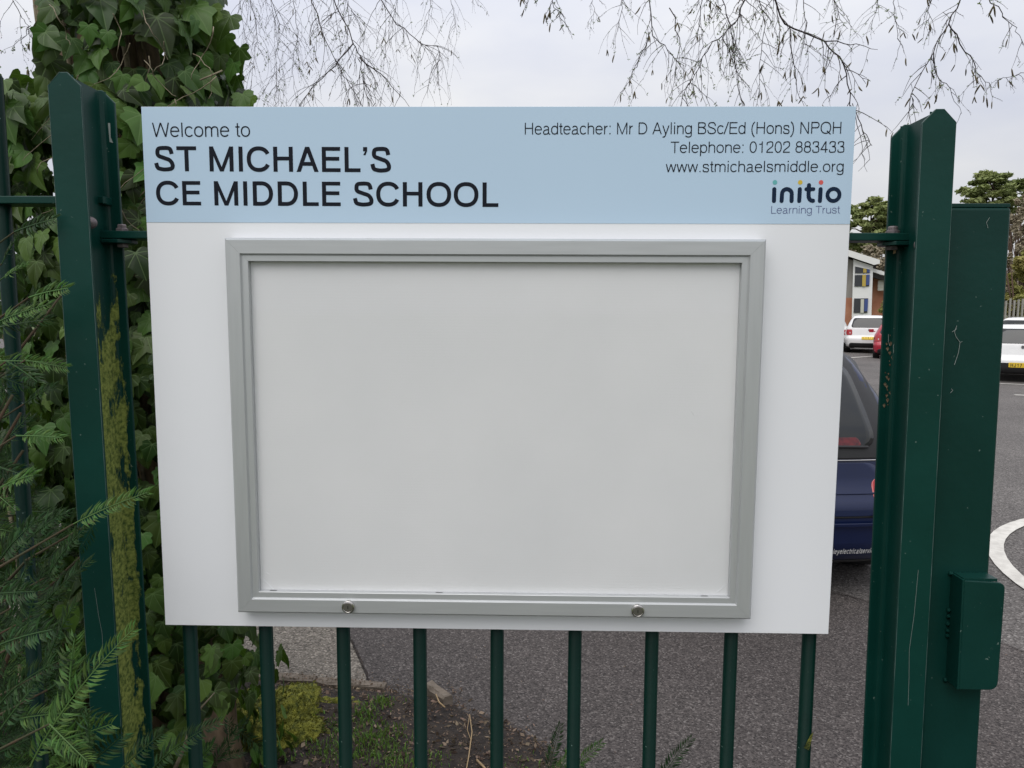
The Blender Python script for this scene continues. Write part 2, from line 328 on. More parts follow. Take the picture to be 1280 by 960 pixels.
for a, b2 in zip(pts[:-1], pts[1:]):
    a, b2 = Vector((*a, 0)), Vector((*b2, 0)); d = (b2 - a).normalized(); n_ = Vector((-d.y, d.x, 0)); prev = None
    for i in range(7):
        c = a.lerp(b2, i / 6); w1 = random.uniform(.004, .009)
        cur = (c - n_ * w1 + Vector((0, 0, .008)), c + n_ * w1 + Vector((0, 0, .008)))
        if prev: mb.add([prev[0], prev[1], cur[1], cur[0]], [(0, 1, 2, 3)])
        prev = cur
tag(mb.build('tar_joint', M['asphalt_dark']), kind='structure')
# painted ring and bay lines
def circ(p, q, r_):
    (ax, ay), (bx, by), (cx, cy) = p, q, r_
    d = 2 * (ax * (by - cy) + bx * (cy - ay) + cx * (ay - by))
    ux = ((ax**2 + ay**2) * (by - cy) + (bx**2 + by**2) * (cy - ay) + (cx**2 + cy**2) * (ay - by)) / d
    uy = ((ax**2 + ay**2) * (cx - bx) + (bx**2 + by**2) * (ax - cx) + (cx**2 + cy**2) * (bx - ax)) / d
    return ux, uy, math.hypot(ax - ux, ay - uy)
cx, cy, cr_ = circ(P(1280, 649), P(1233, 687), P(1280, 738))
mb = MB(); n_ = 72; vs = []
for i in range(n_):
    t_ = 2 * math.pi * i / n_; vs += [(cx + cr_ * math.cos(t_), cy + cr_ * math.sin(t_), .008), (cx + (cr_ - .1) * math.cos(t_), cy + (cr_ - .1) * math.sin(t_), .008)]
mb.add(vs, [(2 * i, 2 * ((i + 1) % n_), 2 * ((i + 1) % n_) + 1, 2 * i + 1) for i in range(n_)])
tag(mb.build('painted_ring', M['line']), 'white ring painted on the car park asphalt', kind='structure')
def bay(p, q, w_=.1):
    a, b2 = Vector((*p, 0)), Vector((*q, 0)); d = (b2 - a).normalized(); n2 = Vector((-d.y, d.x, 0)) * w_ / 2; h = Vector((0, 0, .008))
    mb = MB(); mb.add([a - n2 + h, a + n2 + h, b2 + n2 + h, b2 - n2 + h], [(0, 1, 2, 3)]); tag(mb.build('bay_line', M['line']), kind='structure')
bay(P(1040, 449), P(1125, 443), .14); bay(P(1246, 479.5), P(1300, 482), .1); bay(P(1268, 494), P(1330, 496), .12)
bay(P(960, 447), P(1030, 449.5), .14); bay(P(1340, 484), P(1420, 486), .1)

# soil bed along the fence, with a falling-off edge
edge = [(-6, 1.70), (-1.35, 1.685), (-.95, 1.645), (-.56, 1.60), (-.40, 1.57), (-.33, 1.55), (-.154, 1.46), (.0, 1.37), (.126, 1.25), (.21, 1.1), (.32, .92), (.6, .72), (1.0, .5), (1.6, .42), (6, .4)]
def edge_y(x):
    for (a, b2), (c, d) in zip(edge[:-1], edge[1:]):
        if a <= x <= c: return b2 + (d - b2) * (x - a) / (c - a)
    return .4
def soil_h(x, y):
    e = edge_y(x) - y
    h = .035 * (noise.noise(Vector((x * 2.1, y * 2.1, 0))) + .5) + .012 * noise.noise(Vector((x * 14, y * 14, 3)))
    h += .05 * max(0, min(1, (-x - .3) * 1.2)) * max(0, min(1, (1.5 - y) * 2))
    return .0 + min(1, max(0, e / .22)) * (h + .012)
mb = MB(); nx, ny = 260, 90; vs = []
for j in range(ny + 1):
    for i in range(nx + 1):
        x = -3 + 6 * i / nx; wob = .03 * noise.noise(Vector((x * 9, 0, 5))); y = -2.2 + (edge_y(x) + wob + 2.2) * (j / ny) ** .6
        vs.append((x, y, max(soil_h(x, y - wob), 0) + (.0125 if j < ny else .001)))
mb.add(vs, [(j * (nx + 1) + i, j * (nx + 1) + i + 1, (j + 1) * (nx + 1) + i + 1, (j + 1) * (nx + 1) + i) for j in range(ny) for i in range(nx)])
tag(mb.build('soil_bed', M['soil'], smooth=True), kind='structure')
# the concrete edging: separate stones
kerb = empty('kerb_edging', (0, 0, 0)); tag(kerb, kind='structure')
def kerb_stone(a, b2, wd=.05, h=.028):
    a, b2 = Vector((*a, 0)), Vector((*b2, 0)); d = (b2 - a).normalized(); n2 = Vector((-d.y, d.x, 0)); K = max(3, int((b2 - a).length / .05)); mb = MB(); vs = []
    for i in range(K + 1):
        c = a.lerp(b2, i / K); r1 = lambda: random.uniform(-.004, .004)
        for s_, hh in ((-wd / 2, -.02), (-wd / 2, h * .8), (-wd * .3, h), (wd * .3, h), (wd / 2, h * .7), (wd / 2, -.02)):
            vs.append(c + n2 * (s_ + r1()) + Vector((0, 0, hh + r1())))
    mb.add(vs, [(i * 6 + j, i * 6 + (j + 1) % 6, (i + 1) * 6 + (j + 1) % 6, (i + 1) * 6 + j) for i in range(K) for j in range(6)] + [tuple(range(6)), tuple(range(K * 6, K * 6 + 6))])
    recalc(mb.build('kerb_stone', M['kerb'], kerb, smooth=False))
kerb_stone((-2.9, 1.72), (-2.01, 1.715)); kerb_stone((-2.0, 1.715), (-1.17, 1.70)); kerb_stone((-1.16, 1.70), (-.84, 1.655)); kerb_stone((-.83, 1.65), (-.53, 1.615))
kerb_stone((-.345, 1.60), (-.25, 1.49), .045, .05)

# ------------------------------------------------------------------ fence posts (rolled steel joists with pointed flanges)
def rsj(name, x, top, label, leanx, mname='green', mirror=1):
    e = empty(name, (x, 0, 0), label, 'fence post', 'joist posts of the green fence')
    hw = .0265; sh = top - .021
    prof = [(-hw, -.3), (hw, -.3), (hw, sh), (.006, top), (-.006, top), (-hw, sh)]
    for nm, y0, y1 in (('front_flange', -.060, -.0545), ('back_flange', .0345, .040)):
        f = MB().prism(prof, y0, y1, 'y').build(nm, M['green_moss2' if nm == 'back_flange' and mname == 'green_moss' else 'green'], e); recalc(f); bevel(f, .0012)
    # web with root fillets
    sec = []
    for t_ in range(5): a = t_ / 4 * math.pi / 2; sec.append((.003 + .010 * (1 - math.sin(a)), -.0545 + .010 * (1 - math.cos(a))))
    sec2 = [(x_, -(y_) - .020) for x_, y_ in sec[::-1]]
    half = sec + sec2; full = half + [(-x_, y_) for x_, y_ in half[::-1]]
    wb = MB().prism(full, -.3, top - .003, 'z').build('web', M[mname], e, smooth=False); recalc(wb)
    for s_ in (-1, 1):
        MB().tube([(s_ * (hw - .0002), -.0598, -.3), (s_ * (hw - .0002), -.0598, sh), (s_ * .006, -.0598, top - .0002)], .00038, 5).build('edge_highlight', M['edge_glint'], e)  # thin tube along the front flange rim, its highlight put in as colour
    e.rotation_euler = (0, leanx, 0)
    return e
# centre x at z 1.95 / .83 : left -.692/-.682, right .7045/.7175
lp = rsj('fence_post', -.6745, 1.979, 'green steel joist post left of the sign with yellow algae down its web', math.atan2(-.010, 1.12), 'green_moss')
rp = rsj('fence_post', .7270, 1.921, 'green steel joist post right of the sign with pointed top and rusty rivet hole', math.atan2(-.013, 1.12), 'green')

def dome_bolt(parent, c, axis, r=.010, h=.007, sgn=1, name='bolt'):
    prof = [(r * math.cos(a), sgn * h * math.sin(a)) for a in [i * math.pi / 16 for i in range(9)]]
    prof[-1] = (r * .06, sgn * h)
    return recalc(MB().lathe([(r, -sgn * .003)] + prof, c, axis, 18).build(name, M['bolt'], parent, smooth=True))
dome_bolt(lp, (.0045, -.022, 1.7455), 'x', .0105, .012, 1)
dome_bolt(rp, (-.0045, -.036, 1.712), 'x', .0115, .012, -1)
# lifting hole with white chip on left back flange
b_ = MB(); c = (.017, .0342, 1.905)
b_.add([(c[0] - .003, .0335, c[2] + .018), (c[0] + .001, .0335, c[2] + .018), (c[0] + .0005, .0335, c[2] - .006), (c[0] + .004, .0335, c[2] - .016), (c[0] - .002, .0335, c[2] - .014)], [(0, 1, 2, 3, 4)])
b_.build('paint_chip', M['web_thread'], lp)
# rust run, dead leaf scraps on the right post
mb = MB()
for i in range(26):
    z = 1.56 - .13 * (i / 26) ** 1.1 + random.uniform(-.004, .004); y = .0338; x = -.013 + random.gauss(0, .003) + (.006 * math.sin(i) if i < 10 else 0)
    s_ = random.uniform(.001, .003); mb.add([(x - s_, y, z), (x, y - .0008, z - s_ * 2), (x + s_, y, z), (x, y - .001, z + s_)], [(0, 1, 2, 3)])
mb.build('rust_scabs', M['rust'], rp)
mb = MB(); mb.tube([(-.0175, .0325, 1.563), (-.017, .0325, 1.55), (-.0145, .0325, 1.543)], .0004, 4); mb.tube([(-.005, .0325, 1.552), (-.008, .0325, 1.542), (-.007, .0325, 1.53)], .0004, 4)
mb.build('cobweb', M['web_thread'], rp)
mb = MB(); mb.add([(-.016, .030, 1.722), (-.012, .027, 1.726), (-.0135, .029, 1.704), (-.017, .031, 1.702)], [(0, 1, 2, 3)]); mb.build('leaf_scrap', M['straw'], rp)
# long hair scratch on the front flanges
def scratch(parent, pts, y=-.0604, r_=.00035):
    MB().tube([(x_, y, z_) for x_, z_ in pts], r_, 4).build('cobweb_thread', M['web_thread'], parent)
scratch(lp, [(-.004, 1.12), (.000, 1.07), (.004, 1.04), (.003, .98)], r_=.00015)
scratch(rp, [(.004, 1.17), (.001, 1.09), (-.004, 1.03), (-.002, .98), (-.001, .93)], r_=.00018)

# ------------------------------------------------------------------ railing panels
def railing(x0, x1, z_rail, bars, label, hbar):
    e = empty('railing_panel', (0, 0, 0), label, 'railing', 'green railing panels')
    r1 = recalc(MB().box(x0, x1, .008, .052, z_rail - .0065, z_rail + .0065).build('rail', M['green'], e)); bevel(r1, .0015)
    r2 = recalc(MB().box(x0, x1, .008, .052, .16, .173).build('rail', M['green'], e)); bevel(r2, .0015)
    me = None
    for i, bx in enumerate(bars):
        if me is None:
            prof = [(.0125, .1), (.0125, hbar - .004), (.0118, hbar - .0012), (.0095, hbar), (.0005, hbar)]
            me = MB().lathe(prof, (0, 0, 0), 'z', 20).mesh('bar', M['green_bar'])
            me.polygons.foreach_set('use_smooth', [len(p.vertices) == 4 and abs(p.normal.z) < .5 for p in me.polygons])
        o = link('bar', me, e, (bx, .03, 0)); o.rotation_euler = (0, random.uniform(-.002, .002), random.random())
    return e
xs = [-.569 + i * .1435 for i in range(9)]
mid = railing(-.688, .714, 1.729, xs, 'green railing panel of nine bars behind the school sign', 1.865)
lft = railing(-2.9, -.678, 1.788, [-.868 - i * .1435 for i in range(14)], 'green railing panel at the left edge, half hidden by yew', 2.003)
for o in mid.children:
    if o.name.startswith('bar') and abs(o.location.x - xs[8]) < .01:
        mb = MB(); mb.add([(xs[8] - .006, .016, .80), (xs[8] + .004, .0165, .795), (xs[8] + .011, .018, .83), (xs[8] + .005, .0162, .825), (xs[8] - .001, .016, .812)], [(0, 1, 2, 3, 4)])
mb.build('algae_stain', M['moss'], mid)
# cleats under the rail ends with bolts
for sx, e, x in ((1, mid, -.685), (-1, mid, .712)):
    pts = [(x, .006), (x, .054), (x + sx * .030, .054), (x + sx * .046, .040), (x + sx * .046, .020), (x + sx * .030, .006)]
    cl = recalc(MB().prism(pts, 1.715, 1.7215, 'z').build('cleat', M['green_gate'], e)); bevel(cl, .001)
    hx = MB(); cc = x + sx * .026
    hx.lathe([(.011, 0), (.011, .005), (.008, .0065), (.008, .011), (.0065, .013)], (cc, .028, 1.7357), 'z', 6 if sx > 0 else 14); hx.build('nut', M['bolt'], e)
    hx = MB(); hx.lathe([(.010, 0), (.010, -.006)], (cc, .028, 1.7145), 'z', 6); hx.build('bolt_head', M['bolt'], e)

# ------------------------------------------------------------------ gate post with latch box
gp = empty('gate_post', (0, 0, 0), 'dark green square hollow gate post with flat cap at the right', 'gate post')
yf = -.015
xr_t, xr_b = at(1265, 256, yf).x, at(1222, 958, yf).x
zt = at(1240, 256, yf).z
lean = (xr_b - xr_t) / (zt - at(1222, 958, yf).z)
def gx(x, z): return x + (zt - z) * lean
W_ = .102
mb = MB(); vs = []
for z in (-.3, zt - .004):
    for (a, b2) in ((-W_, 0), (0, 0), (0, W_), (-W_, W_)): vs.append((gx(xr_t + a, z), yf + b2, z))
mb.add(vs, [(0, 1, 5, 4), (1, 2, 6, 5), (2, 3, 7, 6), (3, 0, 4, 7), (4, 5, 6, 7)])
post = recalc(mb.build('post_tube', M['green_gate'], gp)); bevel(post, .005, 3)
cp = recalc(MB().box(xr_t - W_ + .002, xr_t - .001, yf + .0015, yf + W_ - .001, zt - .004, zt + .0025).build('cap', M['green_gate'], gp)); bevel(cp, .001)
# latch box: front plate with rounded right corners, returns on the left and top, weld beads
yl = yf - .035
tl, tr_, br_, bl_ = at(1206, 726, yl), at(1257, 729, yl), at(1247, 863, yl), at(1199, 862, yl)
def rc(a, c, b2, r_, k=5):
    p0 = c + (a - c).normalized() * r_; p1 = c + (b2 - c).normalized() * r_
    return [((1 - t_) ** 2 * p0 + 2 * t_ * (1 - t_) * c + t_ * t_ * p1) for t_ in [i / k for i in range(k + 1)]]
pl = [tl] + rc(tl, tr_, br_, .012) + rc(tr_, br_, bl_, .016) + [bl_]
lt = empty('latch_keep', (0, 0, 0))
lt.parent = gp; lt.name = 'latch_keep'
f = recalc(MB().prism([(p.x, p.z) for p in pl], yl, yl + .005, 'y').build('face_plate', M['green_gate'], lt)); bevel(f, .0012)
s1 = MB(); s1.add([(tl.x - .003, yl + .001, tl.z + .001), (tl.x + .001, yl + .001, tl.z + .001), (tl.x + .001, yf - .0005, tl.z + .001), (tl.x - .003, yf - .0005, tl.z + .001),
                   (bl_.x - .003, yl + .001, bl_.z), (bl_.x + .001, yl + .001, bl_.z), (bl_.x + .001, yf - .0005, bl_.z), (bl_.x - .003, yf - .0005, bl_.z)],
                  [(0, 1, 2, 3), (7, 6, 5, 4), (0, 4, 5, 1), (1, 5, 6, 2), (2, 6, 7, 3), (3, 7, 4, 0)]); recalc(s1.build('side_return', M['green_gate'], lt))
s1 = MB().box(tl.x + .0015, xr_t + .004, yl + .006, yf - .0005, tl.z - .003, tl.z + .002); recalc(s1.build('top_return', M['green_gate'], lt))
s1 = MB()
for i in range(18):
    t_ = i / 17; c = Vector((tl.x - .004, yf - .002, tl.z)).lerp(Vector((bl_.x - .004, yf - .002, bl_.z)), t_)
    if 5 < i < 8 or i in (0, 17) or (7 < i < 11): s1.lathe([(.001, -.004), (.0045, -.001), (.004, .002), (.001, .004)], (c.x, c.y, c.z + random.uniform(-.002, .002)), 'y', 7)
s1.build('weld_beads', M['green_gate'], lt, smooth=True)
# cobweb threads on the gate post
def thread(pts, y=yf - .0008, r_=.00035):
    q = [at(px, py, y) for px, py in pts]; MB().tube([(p.x, y, p.z) for p in q], r_, 4).build('cobweb_thread', M['web_thread'], gp)
thread([(1196, 407), (1193, 415), (1195, 421), (1200, 428), (1198, 441), (1193, 456)], r_=.0004); thread([(1200, 428), (1203, 427)]); thread([(1196, 411), (1190, 415)])
thread([(1237, 272), (1233, 278), (1235, 285)], r_=.0003)
thread([(1189, 486), (1191, 488), (1188, 491)], r_=.0004)
bpy.data.objects['latch_keep']['label'] = 'latch box with rounded right corners'

# ------------------------------------------------------------------ the school sign with its notice case
SX, SZ, SW, SH = 0.0, 1.6 - .1158, 1.2, .9143
sign = empty('school_sign', (0, 0, SZ), 'white school sign with pale blue header and an empty lockable notice case', 'sign')
ZT = SH / 2; ZB = 1.749 - SZ
recalc(bevel(MB().box(-.6, .6, 0, .004, -ZT, ZT).build('backing_panel', M['white_panel'], sign), .0008))
hb = MB().box(-.5995, .5995, -.0006, .0002, ZB, ZT - .0006).build('blue_header', M['band'], sign); recalc(hb)

# a plain grotesque drawn from strokes: cap height 1, stroke weight w; each glyph gives (advance, pieces)
def arc(cx, cy, rx, ry, a0, a1, n=14, e=2.25):
    o = []
    for i in range(n + 1):
        t_ = R(a0 + (a1 - a0) * i / n); c_, s_ = math.cos(t_), math.sin(t_)
        o.append((cx + rx * math.copysign(abs(c_) ** (2 / e), c_), cy + ry * math.copysign(abs(s_) ** (2 / e), s_)))
    return o
def spl(pts, k=6):
    P_ = [Vector(p) for p in pts]; P_ = [P_[0] * 2 - P_[1]] + P_ + [P_[-1] * 2 - P_[-2]]; o = []
    for i in range(1, len(P_) - 2):
        for j in range(k + (i == len(P_) - 3)):
            t_ = j / k; a, b2, c_, d = P_[i - 1:i + 3]
            q = .5 * ((2 * b2) + (c_ - a) * t_ + (2 * a - 5 * b2 + 4 * c_ - d) * t_ ** 2 + (3 * b2 - a - 3 * c_ + d) * t_ ** 3); o.append((q.x, q.y))
    return o
def glyph(ch, w):
    """pieces: ('s', points) butt stroke, ('p', points) filled polygon"""
    h = w / 2; X = .735; D = -.29
    V = lambda x, y0=0, y1=1: ('p', [(x - h, y0), (x + h, y0), (x + h, y1), (x - h, y1)])
    Hh = lambda y, x0, x1: ('p', [(x0, y - h * .94), (x1, y - h * .94), (x1, y + h * .94), (x0, y + h * .94)])
    def G(x0, y0, x1, y1, k=1.0):
        L_ = math.hypot(x1 - x0, y1 - y0); hw = h * k * L_ / abs(y1 - y0); return ('p', [(x0 - hw, y0), (x0 + hw, y0), (x1 + hw, y1), (x1 - hw, y1)])
    S = lambda p: ('s', p)
    dot = lambda x, y: ('p', [(x - h * 1.12, y), (x + h * 1.12, y), (x + h * 1.12, y + w * 1.12), (x - h * 1.12, y + w * 1.12)])
    ov = .012
    bowl = lambda x0, x1, y0, y1, a0=0, a1=360, n=30: S(arc((x0 + x1) / 2, (y0 + y1) / 2, (x1 - x0) / 2 - h, (y1 - y0) / 2 - h, a0, a1, n))
    shoulder = lambda x0, x1: S([(x1 - h, 0), (x1 - h, X - .26)] + arc((x0 + x1) / 2 + .01, X - .26, (x1 - x0) / 2 - h - .01, .26 + ov - h, 0, 172, 12)[1:])
    g = {
     ' ': (.387, []), '.': (.36, [dot(.18, 0)]), ':': (.36, [dot(.18, 0), dot(.18, X - w * 1.12)]),
     'I': (.38, [V(.19)]), 'l': (.31, [V(.155)]), 'i': (.31, [V(.155, 0, X), dot(.155, 1 - w * 1.12)]),
     'H': (1.0, [V(.11 + h), V(.89 - h), Hh(.53, .11 + h, .89 - h)]),
     'T': (.85, [V(.425, 0, 1 - w * .5), Hh(1 - h * .94, .03, .82)]),
     'L': (.77, [V(.11 + h), Hh(h * .94, .11 + h, .74)]),
     'E': (.90, [V(.11 + h), Hh(h * .94, .11 + h, .85), Hh(1 - h * .94, .11 + h, .84), Hh(.53, .11 + h, .80)]),
     'M': (1.16, [V(.10 + h), V(1.06 - h), G(.58, 0, .10 + h * 1.0, 1, .84), G(.58, 0, 1.06 - h * 1.0, 1, .84)]),
     'N': (1.0, [V(.10 + h), V(.90 - h), G(.90 - h * 1.1, 0, .10 + h * 1.1, 1, .92)]),
     'A': (.93, [G(.02 + h * 1.1, 0, .465, 1, .97), G(.91 - h * 1.1, 0, .465, 1, .97), Hh(.32, .19, .74)]),
     'W': (1.31, [G(.30, 0, .02 + h, 1), G(.31, 0, .655, 1), G(1.0, 0, .655, 1), G(1.01, 0, 1.29 - h, 1)]),
     'w': (1.0, [G(.255, 0, .02 + h, X), G(.26, 0, .50, X), G(.74, 0, .50, X), G(.745, 0, .98 - h, X)]),
     'y': (.70, [G(.355, 0, .02 + h, X), G(.345, -.03, .68 - h, X), S([(.352, .03), (.30, -.13), (.25, -.22), (.18, D + h), (.06, D + h + .005)])]),
     '/': (.387, [G(0, -.02, .38, 1.02)]),
     'D': (1.0, [V(.11 + h), S([(.11 + h, 1 - h * .96), (.46, 1 - h * .96)] + arc(.46, .5, .46 - h, .5 - h * .96, 90, -90, 20, 2.15)[1:-1] + [(.46, h * .96), (.11 + h, h * .96)])]),
     'P': (.93, [V(.11 + h), S([(.11 + h, 1 - h * .96), (.58, 1 - h * .96)] + arc(.58, .73, .29 - h, .27 - h * .96, 90, -90, 16)[1:-1] + [(.58, .46 + h * .96), (.11 + h, .46 + h * .96)])]),
     'B': (.93, [V(.11 + h), S([(.11 + h, 1 - h * .96), (.56, 1 - h * .96)] + arc(.56, .765, .27 - h, .235 - h * .96, 90, -90, 14)[1:-1] + [(.56, .53 + h * .96), (.11 + h, .53 + h * .96)]),
             S([(.56, .545), (.58, .545)] + arc(.58, .272, .30 - h, .272 - h * .96, 90, -90, 14)[1:-1] + [(.58, h * .96), (.11 + h, h * .96)])]),
     'O': (1.08, [bowl(.05, 1.03, -ov, 1 + ov)]), 'Q': (1.08, [bowl(.05, 1.03, -ov, 1 + ov), ('s', [(.64, .25), (1.0, -.05)])]),
     'C': (1.0, [S(arc(.53, .5, .48 - h, .5 + ov - h, 27, 333, 34))]),
     'S': (.93, [S(spl([(.845 - h, .69), (.80 - h * .9, .85 - h * .1), (.65, .985 - h * .85), (.46, 1 + ov - h), (.25, .965 - h * .8), (.115 + h, .76), (.19 + h * .6, .62), (.44, .535), (.70 - h * .3, .44), (.865 - h, .27), (.76 - h * .2, .09 + h * .3), (.48, -ov + h), (.27, .025 + h * .9), (.11 + h * .85, .155), (.05 + h, .33)]))]),
     '\u2019': (.31, [('p', [(.16 - h, 1), (.16 + h, 1), (.16 + h, 1 - w * .95), (.16 + h * .1, 1 - w * 2), (.16 - h * .95, 1 - w * 1.95), (.16, 1 - w * 1.05), (.16 - h, 1 - w * 1.05)])]),
     'o': (.774, [bowl(.045, .73, -ov, X + ov)]),
     'e': (.774, [S(arc(.3875, X / 2, .3425 - h, X / 2 + ov - h, 0, 322, 30)), Hh(.395, .045 + h, .73 - h * 1.1)]),
     'c': (.70, [S(arc(.375, X / 2, .33 - h, X / 2 + ov - h, 38, 322, 26))]),
     'd': (.774, [V(.70 - h), bowl(.045, .70, -ov, X + ov)]), 'p': (.774, [V(.075 + h, D, X), bowl(.075, .73, -ov, X + ov)]),
     'g': (.774, [V(.70 - h, -.1, X), bowl(.045, .70, 0, X + ov), S([(.70 - h, -.09)] + arc(.385, -.09, .315 - h, -D - .09 - h, 0, -165, 14)[1:])]),
     'h': (.774, [V(.085 + h), shoulder(.085, .70)]), 'n': (.774, [V(.085 + h, 0, X), shoulder(.085, .70)]),
     'm': (1.16, [V(.085 + h, 0, X), shoulder(.085, .62), shoulder(.62 - w, 1.08)]),
     'r': (.464, [V(.085 + h, 0, X), S(arc(.44, .36, .355 - h, X - .36 - h * .9, 178, 95, 8))]),
     't': (.387, [S([(.19, .95), (.19, .16), (.215, .06), (.28, h), (.37, h)]), Hh(X - h, .03, .35)]),
     'u': (.774, [V(.70 - h, 0, X), S([(.08 + h, X), (.08 + h, .24)] + arc(.385, .24, .305 - h, .25 - h, 180, 352, 12)[1:])]),
     'a': (.774, [S([(.62 - h, .50)] + arc(.355, .50, .265 - h, X + ov - .50 - h, 0, 160, 12)[1:]), S([(.62 - h, .56), (.62 - h, .13), (.65, .04), (.74, .02)]),
             S(spl([(.62 - h, .44), (.50, .405), (.24, .36), (.055 + h, .20), (.12 + h, .04), (.30, -ov + h), (.50, .06), (.62 - h, .22)]))]),
     's': (.70, [S(spl([(.60 - h * .5, .52), (.54 - h * .4, .67), (.35, X + ov - h), (.16, .68 - h * .2), (.075 + h, .535), (.18, .42), (.36, .375), (.56 - h * .2, .31), (.645 - h, .19), (.53, .04), (.35, -ov + h), (.15, .03 + h * .6), (.045 + h, .22)]))]),
     '(': (.464, [S(spl([(.40, 1.02), (.22, .78), (.145, .38), (.22, 0), (.40, -.27)]))]), ')': (.464, [S(spl([(.06, 1.02), (.24, .78), (.315, .38), (.24, 0), (.06, -.27)]))]),
     '0': (.774, [bowl(.06, .715, -ov, 1 + ov)]), '1': (.774, [V(.44, 0, 1), S([(.44, .80), (.34, .76), (.16, .75)])]),
     '2': (.774, [S(spl([(.075 + h, .68), (.13, .87), (.27, .985 - h), (.40, 1 + ov - h), (.60, .93), (.695 - h, .73), (.60, .55), (.36, .36), (.17, .20), (.08 + h, h)])), Hh(h * .94, .06, .70)]),
     '3': (.774, [S(spl([(.09 + h, .74), (.16, .91), (.38, 1 + ov - h), (.60, .92), (.655 - h, .76), (.57, .60), (.34, .54)])), S(spl([(.34, .54), (.60, .49), (.71 - h, .29), (.62, .08), (.38, -ov + h), (.15, .07), (.065 + h, .27)]))]),
     '4': (.774, [V(.53, 0, 1), Hh(.27, .04, .72), G(.055 + h, .27, .53, 1)]),
     '5': (.774, [S([(.65, 1 - h), (.20, 1 - h), (.13, .50)]), S(spl([(.13, .52), (.36, .64), (.60, .55), (.70 - h, .32), (.60, .08), (.37, -ov + h), (.07 + h, .22)]))]),
     '7': (.774, [Hh(1 - h * .94, .07, .70), G(.26, 0, .68 - h, 1)]),
     '8': (.774, [bowl(.10, .675, .52 - h, 1 + ov), bowl(.055, .72, -ov, .55 + h)]),
     'J': (.75, [S([(.55, 1), (.55, .28), (.47, .07), (.32, -ov + h), (.12, .08), (.07 + h, .30)])]),
     'V': (.93, [G(.465, 0, .02 + h, 1), G(.465, 0, .91 - h, 1)]),
     'v': (.70, [G(.35, 0, .02 + h, X), G(.35, 0, .68 - h, X)]),
    }
    return g[ch]
def text_pieces(s_, w, track=0):
    x = 0; out_ = []
    for ch in s_:
        adv, pcs = glyph(ch, w)
        for k, pts in pcs:
            if k == 's':
                V2 = [Vector(p) for p in pts]; vs = []
                closed = (V2[0] - V2[-1]).length < 1e-4
                for i, p in enumerate(V2):
                    a = V2[i - 1] if i else (V2[-2] if closed else p); b2 = V2[i + 1] if i < len(V2) - 1 else (V2[1] if closed else p)
                    d = (b2 - a).normalized(); n2 = Vector((-d.y, d.x)) * w / 2; vs += [(x + p.x - n2.x, p.y - n2.y), (x + p.x + n2.x, p.y + n2.y)]
                out_.append((vs, [(2 * i, 2 * i + 1, 2 * i + 3, 2 * i + 2) for i in range(len(V2) - 1)]))
            else: out_.append(([(x + p[0], p[1]) for p in pts], [tuple(range(len(pts)))]))
        x += adv + track
    return out_
def place_text(name, s, p0, p1, caph, m, w, parent, y=-.0009, track=0):
    """p0, p1: left and right ends of the baseline (local x, z); caph: cap height in metres"""
    pcs = text_pieces(s, w, track); xs_ = [v[0] for vs, f in pcs for v in vs]; x0, x1 = min(xs_), max(xs_)
    a, b2 = Vector((p0[0], 0, p0[1])), Vector((p1[0], 0, p1[1])); sx = (b2 - a) / (x1 - x0); upv = Vector((-sx.normalized().z, 0, sx.normalized().x)) * caph
    mb = MB()
    for k, (vs, fs) in enumerate(pcs):
        o_ = []
        for v in vs: q = a + sx * (v[0] - x0) + upv * v[1]; o_.append((q.x, y - (k % 5) * 8e-6, q.z))
        mb.add(o_, fs)
    o = mb.build(name, m, parent); return o
def sl(x, y): p = at(x, y, 0); return (p.x, p.z - SZ)
def ch_(x, ya, yb): return at(x, ya, 0).z - at(x, yb, 0).z
LT, MD = .095, .163
lines = [('Welcome to', (191, 171.3), (313, 171.0), 153.5, LT), ('ST MICHAEL\u2019S', (193.5, 214), (489, 215.5), 182.8, MD), ('CE MIDDLE SCHOOL', (196, 256.5), (623, 258.8), 226.2, MD),
         ('Headteacher: Mr D Ayling BSc/Ed (Hons) NPQH', (656, 168.3), (1051, 167.2), 153.6, LT), ('Telephone: 01202 883433', (838, 191.3), (1055, 190.8), 177.2, LT),
         ('www.stmichaelsmiddle.org', (832, 215.3), (1054, 214.8), 201.5, LT)]
for s_, a, b2, ct, wgt in lines:
    (ax, az), (bx, bz) = sl(*a), sl(*b2)
    place_text('lettering', s_, (ax, az), (bx, bz), ch_(a[0], ct, a[1]), M['ink'], wgt, hb)
# the logo: rounded strokes built as flat shapes on the header
def flat_disc(mb, c, r_, n=20): mb.add([(c[0] + r_ * math.cos(2 * math.pi * i / n), -.0009, c[1] + r_ * math.sin(2 * math.pi * i / n)) for i in range(n)], [tuple(range(n))])
_lay = [0]
def stroke(mb, pts, r_):
    for p in (pts[0], pts[-1]): _lay[0] += 1; mb.add([(p[0] + r_ * math.cos(2 * math.pi * i / 16), -.0009 - _lay[0] * 2e-6, p[1] + r_ * math.sin(2 * math.pi * i / 16)) for i in range(16)], [tuple(range(16))])
    _lay[0] += 1; y = -.0009 - _lay[0] * 2e-6; vs = []
    V2 = [Vector((p[0], p[1])) for p in pts]
    for i, p in enumerate(V2):
        d = (V2[min(i + 1, len(V2) - 1)] - V2[max(i - 1, 0)]).normalized(); n2 = Vector((-d.y, d.x)) * r_
        vs += [(p.x - n2.x, y, p.y - n2.y), (p.x + n2.x, y, p.y + n2.y)]
    mb.add(vs, [(2 * i, 2 * i + 1, 2 * i + 3, 2 * i + 2) for i in range(len(V2) - 1)])
LX = lambda zx: 940 + zx / 9.143; LY = lambda zy: 210 + zy / 9.143        # from the enlarged look at the logo
def lg(zx, zy): return sl(LX(zx), LY(zy))
